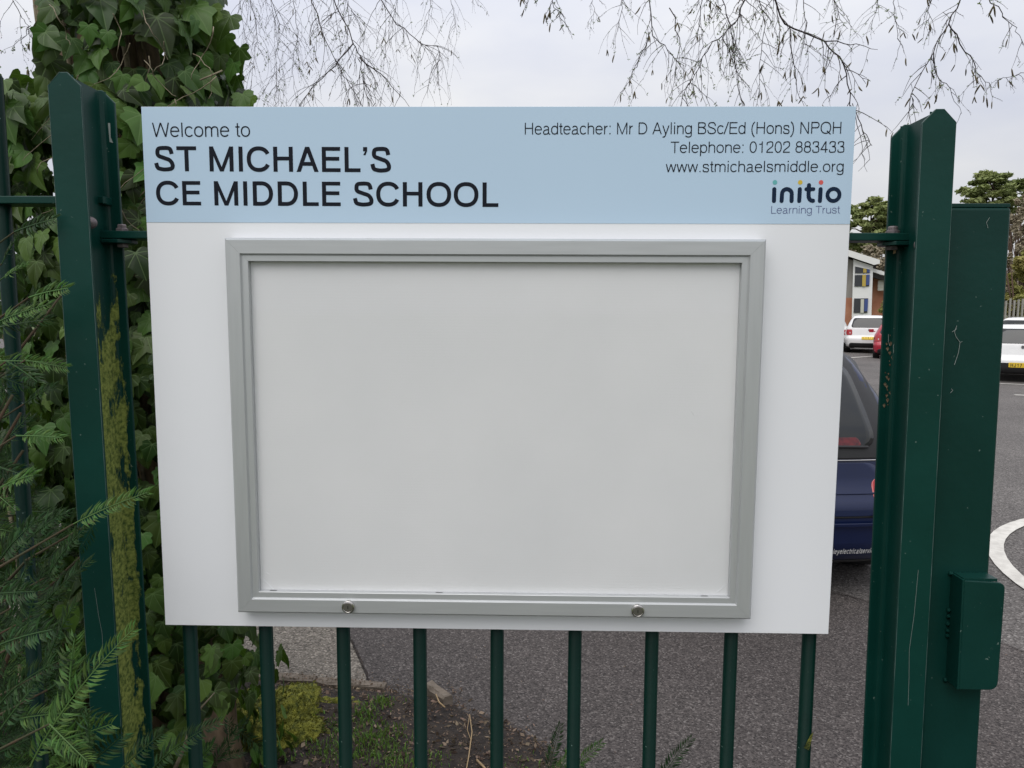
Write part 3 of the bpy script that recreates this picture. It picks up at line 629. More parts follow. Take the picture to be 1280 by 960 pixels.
r_ = (lg(275, 300)[0] - lg(228, 300)[0]) / 2
mb = MB()
stroke(mb, [lg(253, 243), lg(249, 377)], r_)
cc = (397, 300); stroke(mb, [lg(336, 377), lg(341, 300)] + [lg(397 + 56 * math.cos(a), 298 - 56 * math.sin(a)) for a in [math.pi * (1 - i / 10) for i in range(11)]][1:-1] + [lg(452, 300), lg(450, 377)], r_)
stroke(mb, [lg(545, 243), lg(537, 377)], r_)
stroke(mb, [lg(649, 197), lg(644, 300), lg(646, 335), lg(656, 358), lg(672, 371), lg(695, 376)], r_)
stroke(mb, [lg(618, 243), lg(700, 243)], r_ * .92)
stroke(mb, [lg(782, 243), lg(774, 377)], r_)
ring = [lg(929 + 68 * math.cos(a), 308 - 68 * math.sin(a)) for a in [2 * math.pi * i / 28 for i in range(29)]]
vs = []; n_ = 28; c0 = lg(929, 308); ro = lg(1020, 308)[0] - c0[0]; ri = lg(975, 308)[0] - c0[0]
for i in range(n_):
    a = 2 * math.pi * i / n_; vs += [(c0[0] + ro * math.cos(a), -.0009, c0[1] + ro * math.sin(a)), (c0[0] + ri * math.cos(a), -.0009, c0[1] + ri * math.sin(a))]
mb.add(vs, [(2 * i, 2 * i + 1, 2 * ((i + 1) % n_) + 1, 2 * ((i + 1) % n_)) for i in range(n_)])
mb.build('logo_lettering', M['ink_navy'], hb)
for zx, mm in ((260, 'teal'), (549, 'yellow'), (787, 'coral')):
    mb = MB(); flat_disc(mb, lg(zx, 165), r_ * 1.12); mb.build('logo_dot', M[mm], hb)
(ax, az), (bx, bz) = sl(963.7, 267), sl(1049.5, 266.7)
place_text('logo_caption', 'Learning Trust', (ax, az), (bx, bz), ch_(964, 257.7, 267), M['ink_grey'], .085, hb)

# notice case
case = sign
X0, X1, Z0, Z1 = -.4535, .4515, 1.0655 - SZ, 1.7205 - SZ
prof = [(0, 0), (0, .0265), (.0042, .0325), (.0262, .0325), (.0266, .0318), (.0282, .0290), (.0290, .0286), (.0296, .0292), (.0384, .0292), (.0390, .0286), (.0392, .022), (.0392, .010)]
def rail(a, b2, inn, m):
    """mitred extrusion from corner a to corner b2, inn = inward direction"""
    a, b2, inn = Vector((a[0], 0, a[1])), Vector((b2[0], 0, b2[1])), Vector((inn[0], 0, inn[1])); d = (b2 - a).normalized(); vs = []
    for k, c, s_ in ((0, a, 1), (1, b2, -1)):
        for dd, h in prof: p = c + inn * dd + d * (dd * s_ + .00012 * s_); vs.append((p.x, -h - .0006, p.z))
    n = len(prof)
    mb = MB(); mb.add(vs, [(i, i + 1, n + i + 1, n + i) for i in range(n - 1)] + [tuple(range(n)), tuple(range(2 * n - 1, n - 1, -1))])
    return recalc(mb.build('frame_rail', m, cf))
cf = empty('notice_case', (0, 0, 0)); cf.parent = case; cf['label'] = 'aluminium framed lockable notice case, empty'
rail((X0, Z1), (X1, Z1), (0, -1), M['alu']); rail((X0, Z0), (X1, Z0), (0, 1), M['alu'])
rail((X0, Z0), (X0, Z1), (1, 0), M['aluv']); rail((X1, Z0), (X1, Z1), (-1, 0), M['aluv'])
i_ = .039
sheet = MB().box(X0 + i_, X1 - i_, -.0185, -.0165, Z0 + i_, Z1 - i_).build('fluted_back_sheet', M['flute'], cf); recalc(sheet)
gl = MB().box(X0 + i_ + .0002, X1 - i_ - .0002, -.0225, -.0205, Z0 + i_ + .0002, Z1 - i_ - .0002).build('glazing', M['glazing'], cf); recalc(gl)
# small creases at the sheet's corners
mb = MB()
for (px, py, qx, qy) in ((908, 333, 918, 343), (332, 720, 347, 735), (336, 712, 341, 715), (893, 737, 904, 727), (862, 512, 867, 520)):
    a, b2 = at(px, py, -.006), at(qx, qy, -.006); mdl = (a + b2) / 2 + Vector((.001, 0, -.001))
    mb.tube([(a.x, -.0186, a.z - SZ), (mdl.x, -.0190, mdl.z - SZ), (b2.x, -.0186, b2.z - SZ)], .0004, 5)
mb.build('sheet_crease', M['white_panel'], cf)
for lx in (-.2545, .2525):
    lz = 1.0815 - SZ; yb = -.0331
    lk = recalc(MB().lathe([(.0115, .0), (.0115, -.003), (.0108, -.0052), (.0088, -.0058), (.0084, -.0048), (.0005, -.0048)], (lx, yb, lz), 'y', 32).build('cam_lock', M['chrome'], cf, smooth=False))
    bevel(lk, .0004, 2, 30)
    recalc(MB().lathe([(.0083, -.0044), (.0083, -.0051), (.0078, -.0054), (.0005, -.0054)], (lx, yb, lz), 'y', 28).build('plug', M['plug'], lk))
    MB().box(lx - .0007, lx + .0007, yb - .0058, yb - .0050, lz - .0028, lz + .0028).build('keyway', M['dark'], lk)
for px, py in ((345, 744.6), (550, 745.2), (878, 748.2)):
    p = at(px, py, -.012); MB().box(p.x - .006, p.x + .006, -.0245, -.0228, Z0 + .0388, Z0 + .0396).build('gasket_gap', M['dark'], cf)
#@@BACK
# ------------------------------------------------------------------ building at the far side of the car park
M['white_wall'] = mat('white_cladding', (.75, .75, .73), rough=.6, var=(.70, .70, .68), scale=1)
M['grey_wall'] = mat('grey_timber_boards', (.23, .22, .20), rough=.9, var=(.30, .28, .26), scale=3, stretch=(6, 6, .4))
M['brick_wall'] = mat('red_brick', (.34, .14, .08), rough=.9, var=(.45, .22, .13), scale=1.2)
M['brick'] = mat('red_brick_unit', (.28, .10, .055), rough=.9, var=(.38, .17, .10), scale=2)
M['roof'] = mat('dark_roof', (.05, .045, .045), rough=.8)
M['blue_panel'] = mat('blue_panel', (.04, .07, .22), rough=.5); M['yellow_panel'] = mat('yellow_panel', (.45, .33, .06), rough=.5); M['cream_panel'] = mat('cream_blind', (.5, .5, .42), rough=.7)
M['pane'] = mat('dark_window_glass', (.03, .033, .035), rough=.1, spec=.6)
YB = 46.0
bd_rot = R(-24)
bd = empty('school_building', tuple(at(1080, 389, YB))[:2] + (0,), 'two storey white school building with a sloping white roof edge and brick wing', 'building')
BX, BY = bd.location.x, bd.location.y; bd.rotation_euler = (0, 0, bd_rot)
def bp_(x, y, Y=YB): p = at(x, y, Y); return (p.x - BX) * .92, p.z
def bpoly(name, pts, y0, y1, m, parent=bd): return recalc(MB().prism([bp_(*p) for p in pts], y0, y1, 'y').build(name, m, parent))
zg = 0
# brick lower block, grey boarded upper block (to the left, mostly behind the sign), white glazed bay, brick wing
x_l = bp_(1061, 320)[0]
bpoly('grey_wall', [(940, 372), (1066, 372), (1067, 325), (940, 278)], .3, 12, M['grey_wall'])
bpoly('brick_wall', [(940, 425), (1064, 425), (1066, 372), (940, 372)], .25, 12, M['brick_wall'])
bpoly('white_bay', [(1064, 425), (1088, 425), (1091, 333), (1067, 324)], -.2, 8, M['white_wall'])
bpoly('fascia', [(940, 270), (1099, 326), (1099, 330.5), (1092, 332), (940, 276)], -.6, -.45, M['white_wall'])
bpoly('roof', [(940, 271), (1098, 327), (1098, 329), (940, 276)], -.44, 12, M['roof'])
def win(pts, parts):
    f = bpoly('window', pts, -.26, -.205, M['pane'])
    for q, m_ in parts: bpoly('window_panel', q, -.30, -.263, m_, f)
win([(1069, 333), (1087, 337), (1087, 341.5), (1068.8, 341.5)], [([(1069, 331.8), (1087, 336.2), (1087, 337.2), (1069, 333)], M['white_wall']), ([(1079, 335.5), (1083, 336.4), (1083, 341), (1079, 341)], M['yellow_panel']), ([(1083.6, 336.6), (1087, 337.4), (1087, 341), (1083.6, 341)], M['blue_panel'])])
win([(1068.7, 343.8), (1087, 343.8), (1086.4, 358), (1068, 358)], [([(1078, 343.8), (1082.4, 343.8), (1082, 358), (1077.6, 358)], M['yellow_panel']), ([(1082.8, 343.8), (1087, 343.8), (1086.4, 356.5), (1082.4, 356.5)], M['blue_panel'])])
win([(1067.8, 373), (1085, 373), (1084, 391), (1067, 391)], [([(1076, 374), (1080, 374), (1079.5, 391), (1075.5, 391)], M['cream_panel']), ([(1080.6, 374), (1085, 374), (1084.2, 389), (1080, 389)], M['blue_panel'])])
bpoly('wing_wall', [(1089, 425), (1200, 425), (1200, 372), (1106, 347), (1091, 343)], 1.0, 10, M['brick_wall'])
bpoly('wing_fascia', [(1090, 335), (1206, 373), (1206, 378), (1090, 339.5)], .2, .5, M['white_wall'])
bpoly('wing_soffit', [(1090, 339.6), (1206, 378.2), (1206, 380), (1090, 346)], .6, 9.5, M['roof'])
f = bpoly('window', [(1098, 350), (1106, 350), (1105.5, 363), (1097.5, 363)], .93, .99, M['cream_panel'])
for q in range(3): bpoly('glazing_bar', [(1097.3, 353 + q * 4), (1106, 353 + q * 4), (1106, 353.5 + q * 4), (1097.3, 353.5 + q * 4)], .90, .925, M['white_wall'], f)
for q in range(3):
    xx = 960 + q * 32; win([(xx, 373), (xx + 18, 373), (xx + 18, 391), (xx, 391)], []); bd.children[-1].location.y = .45; win([(xx, 335), (xx + 18, 337), (xx + 18, 355), (xx, 355)], []); 
for o in [c for c in bd.children if c.name.startswith('window') and not c.children and c.location.y == 0]: o.location.y = .50

# ------------------------------------------------------------------ cars
CARG = {}
M['tyre'] = mat('tyre_rubber', (.012, .012, .012), rough=.9); M['trim'] = mat('black_trim', (.012, .012, .013), rough=.45)
M['rim'] = mat('silver_wheel', (.4, .4, .41), rough=.35, metal=.7)
M['car_glass'] = mat('car_glass', (.008, .010, .011), rough=.05, spec=.55)
M['red_lens'] = mat('red_lamp_lens', (.35, .012, .014), rough=.15, coat=.5); M['clear_lens'] = mat('clear_lamp_lens', (.5, .42, .42), rough=.15, coat=.5)
M['red_dark'] = mat('shaded_red_lens', (.13, .008, .010), rough=.2, coat=.3, var=(.05, .004, .006), scale=40)
M['plate'] = mat('yellow_plate', (.72, .50, .04), rough=.4)
M['badge'] = mat('dark_badge', (.06, .06, .06), rough=.4, metal=.3)
def paint(name, c, coat=.6, rough=.35): return mat(name, c, rough=rough, coat=coat, spec=.3, var=tuple(x * 1.08 for x in c), scale=3)
P_blue = paint('dark_blue_car_paint', (.005, .011, .045), rough=.3, coat=.25); P_white = paint('white_car_paint', (.72, .72, .71)); P_red = paint('red_car_paint', (.34, .012, .03))
HATCH = [(.20, .74, .16, 4.02), (.26, .83, .05, 4.12), (.36, .86, .01, 4.16), (.50, .875, .0, 4.18), (.58, .88, .01, 4.17), (.63, .88, .05, 4.14), (.70, .88, .09, 4.08), (.80, .88, .11, 3.98), (.90, .865, .13, 3.72), (.96, .85, .145, 3.35), (1.0, .83, .16, 3.02),
         (1.06, .80, .19, 2.86), (1.16, .755, .245, 2.62), (1.26, .705, .31, 2.4), (1.35, .655, .375, 2.2), (1.41, .61, .44, 2.02), (1.445, .55, .52, 1.86), (1.465, .44, .66, 1.66), (1.475, .25, .9, 1.4)]
def interp(lv, z):
    for a, b2 in zip(lv[:-1], lv[1:]):
        if a[0] <= z <= b2[0]: t_ = (z - a[0]) / (b2[0] - a[0]); return [a[i] + (b2[i] - a[i]) * t_ for i in (1, 2, 3)]
    return list(lv[-1][1:]) if z > lv[-1][0] else list(lv[0][1:])
def rear_y(lv, x, z):
    w_, r_, f_ = interp(lv, z); u = min(1, abs(x) / w_); return r_ + .10 * u ** 2.5 + (.16 * max(0, (u - .86) / .14) ** 2.2)
def car(label, loc, rot, pm, scale=(1, 1, 1), glass=(.50, .42, 1.0, 1.37), plate=None, badge=True, group='cars parked in the school car park', detail=0, spoiler=True, cat='car', bump_top=.40, lampdx=0, lampdz=0):
    lv = [(z * scale[2], w_ * scale[0], r_ * scale[1], f_ * scale[1]) for z, w_, r_, f_ in HATCH]
    e = empty('parked_car', loc, label, cat, group); e.rotation_euler = (0, 0, rot)
    NX, NS = 48, 40; Lc = lv[3][3]; wheel_y = (.74 * scale[1], 3.3 * scale[1]); WR = .315
    def ring(z):
        w_, r_, f_ = interp(lv, z); o = []
        for i in range(NX + 1): x = -w_ + 2 * w_ * i / NX; o.append((x, rear_y(lv, x, z), z))
        ys = rear_y(lv, w_, z); ye = f_ - .35
        for i in range(1, NS): o.append((w_, ys + (ye - ys) * i / NS, z))
        for i in range(NX + 1): x = w_ - 2 * w_ * i / NX; u = abs(x) / w_; o.append((x, f_ - .10 * u ** 2 - .25 * u ** 6, z))
        for i in range(1, NS): o.append((-w_, ye + (ys - ye) * i / NS, z))
        return o
    zs = sorted(set([l[0] for l in lv] + [lv[0][0] + (lv[10][0] - lv[0][0]) * k / 14 for k in range(15)])); rings = [ring(z) for z in zs]; n = len(rings[0])
    vs = [p for r_ in rings for p in r_]; fs = []
    for j in range(len(zs) - 1):
        for i in range(n):
            a, b2, c, d = j * n + i, j * n + (i + 1) % n, (j + 1) * n + (i + 1) % n, (j + 1) * n + i
            m_ = [(vs[a][k] + vs[c][k]) / 2 for k in range(3)]
            if abs(m_[0]) > .8 * lv[3][1] and any(math.hypot(m_[1] - wy, m_[2] - WR) < WR + .05 for wy in wheel_y): continue
            fs.append((a, b2, c, d))
    fs += [tuple(range(n))[::-1], tuple(range((len(zs) - 1) * n, len(zs) * n))]
    body = MB().add(vs, fs).build('body', pm, e, smooth=True); recalc(body)
    def rpatch(name, x0, x1, z0, z1, m_, off=.007, rad=.05, taper=0, par=None, nz=14):
        """panel on the rear face, rounded corners; taper narrows the top"""
        mb = MB(); v2 = []; xm, hw = (x0 + x1) / 2, (x1 - x0) / 2
        for j in range(nz + 1):
            t_ = j / nz; z = z0 + (z1 - z0) * (1 - math.cos(math.pi * t_)) / 2; dz = min(z - z0, z1 - z); k = rad - math.sqrt(max(0, rad * rad - (rad - min(dz, rad)) ** 2))
            h_ = hw - k - taper * (z - z0) / (z1 - z0)
            for i in range(25):
                x = xm + h_ * (2 * i / 24 - 1); v2.append((x, rear_y(lv, x, z) - off, z))
        mb.add(v2, [(j * 25 + i, j * 25 + i + 1, (j + 1) * 25 + i + 1, (j + 1) * 25 + i) for j in range(nz) for i in range(24)])
        o = mb.build(name, m_, par or e, smooth=True); sol = o.modifiers.new('thick', 'SOLIDIFY'); sol.thickness = .004; sol.offset = 0; return o
    def spatch(name, pts, m_, off=.004, par=None):
        """side window on both flanks from (y, z) points"""
        for s_ in (-1, 1):
            mb = MB(); K = 10; top = [p for p in pts[1]]; bot = [p for p in pts[0]]; v2 = []
            for j in range(K + 1):
                for i in range(len(top)):
                    y = bot[i][0] + (top[i][0] - bot[i][0]) * j / K; z = bot[i][1] + (top[i][1] - bot[i][1]) * j / K; v2.append((s_ * (interp(lv, z)[0] + off), y, z))
            q = len(top); mb.add(v2, [(j * q + i, j * q + i + 1, (j + 1) * q + i + 1, (j + 1) * q + i) for j in range(K) for i in range(q - 1)]); mb.build(name, m_, par or e, smooth=True)
    sz = scale[2]; sy = scale[1]; sx = scale[0]
    gw, gt, g0, g1 = glass
    rpatch('rear_window', -gw * sx * 1.36, gw * sx * 1.36, g0 * sz, g1 * sz, M['car_glass'], taper=.09, rad=.08, off=.010)
    spatch('side_window', ([(.62 * sy, 1.05 * sz), (1.5 * sy, 1.02 * sz)], [(.82 * sy, 1.34 * sz), (1.5 * sy, 1.385 * sz)]), M['car_glass'])
    spatch('side_window', ([(1.56 * sy, 1.02 * sz), (2.7 * sy, 1.0 * sz)], [(1.56 * sy, 1.385 * sz), (2.12 * sy, 1.36 * sz)]), M['car_glass'])
    # windscreen
    mb = MB(); v2 = []
    for j in range(7):
        z = (1.04 + .34 * j / 6) * sz; w_, r_, f_ = interp(lv, z)
        for i in range(9): x = (w_ - .07) * (2 * i / 8 - 1); u = abs(x) / w_; v2.append((x, f_ - .10 * u ** 2 - .25 * u ** 6 + .006, z))
    mb.add(v2, [(j * 9 + i, j * 9 + i + 1, (j + 1) * 9 + i + 1, (j + 1) * 9 + i) for j in range(6) for i in range(8)]); mb.build('windscreen', M['car_glass'], e, smooth=True)
    for s_ in (-1, 1):
        hx = lv[4][1]
        o = rpatch('tail_lamp', (s_ * hx * .84 if s_ < 0 else hx * .84) + s_ * lampdx - .11, (s_ * hx * .84 if s_ < 0 else hx * .84) + s_ * lampdx + .11, (.70 + lampdz) * sz, (.92 + lampdz) * sz, M['red_lens'], rad=.05, off=.010)
        rpatch('reflector', s_ * hx * .80 - .02, s_ * hx * .80 + .02, (.76 + lampdz) * sz, (.82 + lampdz) * sz, M['clear_lens'], rad=.01, off=.010, par=o); bpy.data.objects[o.name].children[0].location.x = s_ * lampdx
        mb = MB(); mb.tube([(s_ * hx * .99, 2.65 * sy, 1.03 * sz), (s_ * hx * 1.08, 2.65 * sy, 1.05 * sz)], .02, 6)
        mb.box(s_ * hx * 1.06 - (0 if s_ > 0 else .16), s_ * hx * 1.06 + (.16 if s_ > 0 else 0), 2.6 * sy, 2.70 * sy, 1.0 * sz, 1.14 * sz); bevel(recalc(mb.build('door_mirror', pm, e)), .02)
        for wy in wheel_y:
            mb = MB(); xo = s_ * (hx - .01); prof = [(.19, 0), (.22, .012), (.30, .012), (.315, -.01), (.315, -.17), (.30, -.19), (.15, -.19)]
            tb = recalc(MB().lathe([(r_, s_ * h_) for r_, h_ in prof], (xo, wy, WR), 'x', 28).build('wheel', M['tyre'], e, smooth=True))
            rm = MB()
            for q in range(7):
                a = 2 * math.pi * q / 7; c_, s2 = math.cos(a), math.sin(a); t1, t2 = -s2 * .02, c_ * .02
                rm.add([(xo + s_ * .004, wy + c_ * .03 + t1, WR + s2 * .03 + t2), (xo + s_ * .004, wy + c_ * .03 - t1, WR + s2 * .03 - t2), (xo + s_ * .002, wy + c_ * .20 - t1 * 1.5, WR + s2 * .20 - t2 * 1.5), (xo + s_ * .002, wy + c_ * .20 + t1 * 1.5, WR + s2 * .20 + t2 * 1.5)], [(0, 1, 2, 3)])
            rm.lathe([(.2, s_ * .004), (.188, s_ * .008), (.18, -s_ * .03)], (xo, wy, WR), 'x', 24); rm.build('rim', M['rim'], tb)
            ar = MB(); v3 = []
            for q in range(17):
                a = math.pi * (-.12 + 1.24 * q / 16)
                for rr_ in (WR + .025, WR + .09):
                    yy, zz = wy + rr_ * math.cos(a), WR + rr_ * math.sin(a); v3.append((s_ * (interp(lv, min(zz, .9))[0] + .006), yy, zz))
            ar.add(v3, [(2 * q, 2 * q + 1, 2 * q + 3, 2 * q + 2) for q in range(16)]); ar.build('wheel_arch', pm if detail else M['trim'], e)
            ib = MB().box(min(s_ * .5, s_ * hx * .985), max(s_ * .5, s_ * hx * .985), wy - .40, wy + .40, .18, .74); recalc(ib.build('arch_liner', M['tyre'], e))
    rpatch('lower_bumper', -.72 * sx, .72 * sx, (.21 if bump_top > .45 else .21) * sz, bump_top * sz, M['trim'], rad=.06, off=.008)
    if plate:
        hz = plate[1]; po = rpatch('number_plate', -.26, .26, hz - .056, hz + .056, M['plate'], rad=.012, off=.014)
        mb = MB(); pc = text_pieces(plate[0], .17, .12); X1_ = max(v[0] for vs_, f_ in pc for v in vs_)
        for k, (vs_, f_) in enumerate(pc): mb.add([((v[0] / X1_ - .5) * .46, rear_y(lv, (v[0] / X1_ - .5) * .46, hz) - .020 - (k % 5) * 1e-5, hz + (v[1] - .5) * .075) for v in vs_], f_)
        mb.build('plate_lettering', M['trim'], po)
    if badge: rpatch('badge', -.035, .035, .87 * sz, .95 * sz, M['badge'], rad=.034, off=.012)
    return e, lv, rpatch, rear_y

def car_at(px, Y, *a, **k): p = at(px, 389, Y); return car(*a[:1], (p.x, p.y, 0), *a[1:], **k)
# far white hatchback seen square from behind, its white neighbour and the tail of a red one
p = at(1088, 389, 27.2); car('white hatchback with yellow plate, seen between the sign and the post', (p.x, p.y, 0), R(-24), P_white, scale=(.97, .95, 1.02), plate=('HJ12 LVE', .60))
p = at(1062, 389, 28.6); car('white car with red tail lamp, just behind the left edge of the far hatchback', (p.x - .9, p.y, 0), R(-22), P_white, scale=(.98, .95, .98))
p = at(1126, 389, 23.5); car('red car whose tail just shows beside the right post', (p.x, p.y, 0), R(-27), P_red, scale=(.9, .9, .87))
p = at(1283, 389, 15.4); car('white hatchback with a large plate at the right edge of the photo', (p.x, p.y, 0), R(-30), P_white, scale=(.97, 1, .91), plate=('HJ17 LVO', .41), bump_top=.50)
p = at(1285, 389, 24.0); car('white car parked beyond the right hand white hatchback', (p.x - .4, p.y, 0), R(-55), P_white, scale=(.98, 1.05, 1.0))
p = at(1010, 389, 26.8); car('silver white car hidden behind the sign', (p.x, p.y, 0), R(-5), P_white, scale=(.97, .95, 1.0))
bpy.data.objects[-1] if False else None

# near dark blue car
ex, ey = 0, 0
bpnt = at(1090, 690, 2.55)
BC = (bpnt.x - .56, 2.52, 0)
be, blv, rp_, ry = car('dark blue hatchback behind the right side of the sign, web address on its bumper', BC, R(0), P_blue, scale=(1.0, 1.0, .97), glass=(.455, .42, .885, 1.36), badge=False, detail=1, bump_top=.25, lampdx=-.06, lampdz=-.20)
# dark band under the rear window, boot shut lines, wiper, bumper lettering
rp_('window_surround', -.78, .78, .80, 1.36, M['trim'], off=.005, rad=.08, taper=.10)
rp_('boot_seam', -.70, .70, .790, .795, M['chrome'], off=.006, rad=.002, nz=2)
lx_ = at(1052, 548, 2.75).x - BC[0]; lz_ = at(1052, 548, 2.75).z; rp_('red_lamp', lx_ - .10, lx_ + .075, lz_ - .030, lz_ + .020, M['red_dark'], off=.013, rad=.02, taper=.02)
rp_('boot_shut_gap', -.672, .672, .50, .78, M['trim'], off=.004, rad=.13)
rp_('boot_panel', -.662, .662, .51, .78, P_blue, off=.009, rad=.12)
rp_('boot_crease', -.40, .60, .62, .627, P_blue, off=.016, rad=.004, nz=3)
rp_('bumper_edge', -.80, .80, .455, .475, P_blue, off=.022, rad=.008, nz=3)
w_ = MB().tube([(.05, ry(blv, .05, .865) - .02, .865), (.30, ry(blv, .3, .87) - .022, .87), (.56, ry(blv, .56, .865) - .02, .865)], .008, 8).build('wiper', M['trim'], be)
mb = MB(); pc = text_pieces('chleyelectricalservices', .15, .07); X1_ = max(v[0] for vs_, f_ in pc for v in vs_)
tx0 = at(1034, 690, 2.55).x - BC[0]; tx1 = at(1101, 690, 2.55).x - BC[0]; tz = at(1070, 693, 2.55).z
for k, (vs_, f_) in enumerate(pc):
    q_ = []
    for v in vs_: x_ = tx0 + (tx1 - tx0) * v[0] / X1_; z_ = tz + v[1] * .033; q_.append((x_, rear_y(blv, x_, z_) - .012 - (k % 5) * 2e-5, z_))
    mb.add(q_, f_)
mb.build('bumper_lettering', M['white_wall'], be)
#@@VEG
# ------------------------------------------------------------------ vegetation
import numpy as np
rng = np.random.default_rng(11)
def fast_mesh(name, verts, nper, m, uvs=None):
    """verts (n*nper, 3): one polygon per nper vertices"""
    n = len(verts) // nper; me = bpy.data.meshes.new(name); me.vertices.add(len(verts)); me.vertices.foreach_set('co', np.asarray(verts, 'f').ravel())
    me.loops.add(len(verts)); me.loops.foreach_set('vertex_index', np.arange(len(verts), dtype='i')); me.polygons.add(n)
    me.polygons.foreach_set('loop_start', np.arange(n, dtype='i') * nper); me.polygons.foreach_set('loop_total', np.full(n, nper, 'i'))
    if uvs is not None: ul = me.uv_layers.new(name='leaf'); ul.data.foreach_set('uv', np.asarray(uvs, 'f').ravel())
    me.materials.append(m); me.update(calc_edges=True); me.validate(); return me
def tile_mesh(name, base_v, base_f, mats, m, uv, smooth=False):
    """many copies of one small mesh, joined; mats: list of 4x4"""
    bv = np.array([(*v, 1) for v in base_v]); k = len(bv); A = np.array([np.array(q) for q in mats]); V = np.einsum('nij,kj->nki', A, bv)[:, :, :3].reshape(-1, 3)
    lens = [len(f) for f in base_f]; fi = np.concatenate([np.array(f) for f in base_f]); n = len(mats)
    idx = (fi[None, :] + (np.arange(n) * k)[:, None]).ravel(); lt_ = np.tile(np.array(lens), n); ls = np.concatenate([[0], np.cumsum(lt_)[:-1]])
    me = bpy.data.meshes.new(name); me.vertices.add(len(V)); me.vertices.foreach_set('co', V.astype('f').ravel()); me.loops.add(len(idx)); me.loops.foreach_set('vertex_index', idx.astype('i'))
    me.polygons.add(len(lt_)); me.polygons.foreach_set('loop_start', ls.astype('i')); me.polygons.foreach_set('loop_total', lt_.astype('i'))
    ub = np.array(uv)[fi]; ul = me.uv_layers.new(name='leaf'); ul.data.foreach_set('uv', np.tile(ub, (n, 1)).astype('f').ravel())
    me.materials.append(m); me.update(calc_edges=True)
    if smooth: me.polygons.foreach_set('use_smooth', [True] * len(me.polygons))
    return me
def basis(pos, tip, nrm, sc, roll=0):
    y = Vector(tip).normalized(); z = Vector(nrm); z = (z - y * z.dot(y)).normalized(); x = y.cross(z)
    m_ = Matrix((x * sc, y * sc, z * sc)).transposed().to_4x4(); m_.translation = pos; return m_

# ivy leaf: five pointed lobes, folded along its veins
def ivy_leaf(kind=0):
    half = [[(.0, -.02), (.10, -.12), (.26, -.15), (.40, -.06), (.44, .08), (.36, .18), (.46, .30), (.56, .44), (.42, .50), (.27, .52), (.20, .68), (.10, .86), (0, 1.0)],
            [(.0, -.02), (.12, -.14), (.30, -.16), (.46, -.02), (.40, .14), (.50, .24), (.52, .36), (.38, .42), (.30, .50), (.24, .62), (.16, .76), (.08, .86), (0, .94)],
            [(.0, .0), (.14, -.08), (.30, -.06), (.38, .06), (.40, .20), (.38, .32), (.34, .44), (.30, .54), (.24, .64), (.18, .74), (.11, .86), (.05, .95), (0, 1.02)]][kind]
    out_ = half + [(-x, y) for x, y in half[-2:0:-1]]; n = len(out_)
    def zf(x, y):
        r_ = math.hypot(x, y); a = math.atan2(x, y); return .10 * abs(math.sin(a * 180 / 42)) * r_ * .7 - .28 * r_ * r_ + .10 * abs(x)
    vs = [(0, .12, zf(0, .12))] + [(x * .55, .12 + (y - .12) * .55, zf(x * .55, .12 + (y - .12) * .55)) for x, y in out_] + [(x, y, zf(x, y)) for x, y in out_]
    fs = [(0, 1 + i, 1 + (i + 1) % n) for i in range(n)] + [(1 + i, 1 + n + i, 1 + n + (i + 1) % n, 1 + (i + 1) % n) for i in range(n)]
    return vs, fs, [(v[0], v[1]) for v in vs]
IV = [ivy_leaf(k) for k in range(3)]
def leaf_score(p, sc):
    x, y, z = proj(p)
    if z < .3 or x < -15 or x > 1295 or y < -15 or y > 975 or (185 < x < 1062 and 140 < y < 785): return 0
    return sc / z
def make_ivy(name, label, leaves, group=None):
    e = empty(name, (0, 0, 0), label, 'ivy', group)
    sc = [(leaf_score(m_.translation, s_) * (1 if depth else .5), i) for i, (m_, s_, k, depth) in enumerate(leaves)]; sc.sort(reverse=True)
    top = {i for v, i in sc[:298] if v > 0}
    mes = []
    for vs, fs, uv in IV:
        mb = MB(); mb.add(vs, fs, uv); mes.append(mb.mesh('leaf', M['ivy'], smooth=True))
    rest = [[], [], []]
    for i, (m_, s_, k, depth) in enumerate(leaves):
        if i in top: o = link('leaf', mes[k], e); o.matrix_world = m_
        else: rest[k].append(m_)
    for k in range(3):
        if rest[k]: q = link('ivy_foliage', tile_mesh('ivy_foliage', *IV[k][:2], rest[k], M['ivy'], IV[k][2], True), e); q['kind'] = 'stuff'
    return e

# the trunk: a leaning bole with rough bark
TX, TY = -1.13, .86
def trunk_c(z): return TX + .035 * math.sin(z * 1.3) - .02 * (z - 1.5), TY + .03 * math.sin(z * 1.9)
def trunk_r(z): return .165 - .012 * z + .12 * math.exp(-z * 3.2)
tree = empty('ivy_clad_tree', (TX, TY, 0), 'thick rough barked tree trunk behind the left post, hidden under ivy', 'tree')
mb = MB(); vs = []; K, n_ = 130, 56
for j in range(K + 1):
    z = -.05 + 3.9 * j / K; cx_, cy_ = trunk_c(z)
    for i in range(n_):
        a = 2 * math.pi * i / n_; r_ = trunk_r(max(z, 0)) * (1 + .07 * noise.noise(Vector((math.cos(a) * 2.2, math.sin(a) * 2.2, z * 1.2))) + .045 * noise.noise(Vector((math.cos(a) * 9, math.sin(a) * 9, z * 4))) + .02 * noise.noise(Vector((math.cos(a) * 24, math.sin(a) * 24, z * 14))))
        vs.append((cx_ - TX + r_ * math.cos(a), cy_ - TY + r_ * math.sin(a), z))
mb.add(vs, [(j * n_ + i, j * n_ + (i + 1) % n_, (j + 1) * n_ + (i + 1) % n_, (j + 1) * n_ + i) for j in range(K) for i in range(n_)] + [tuple(range(K * n_, K * n_ + n_))])
mb.build('trunk', M['bark'], tree, smooth=True)
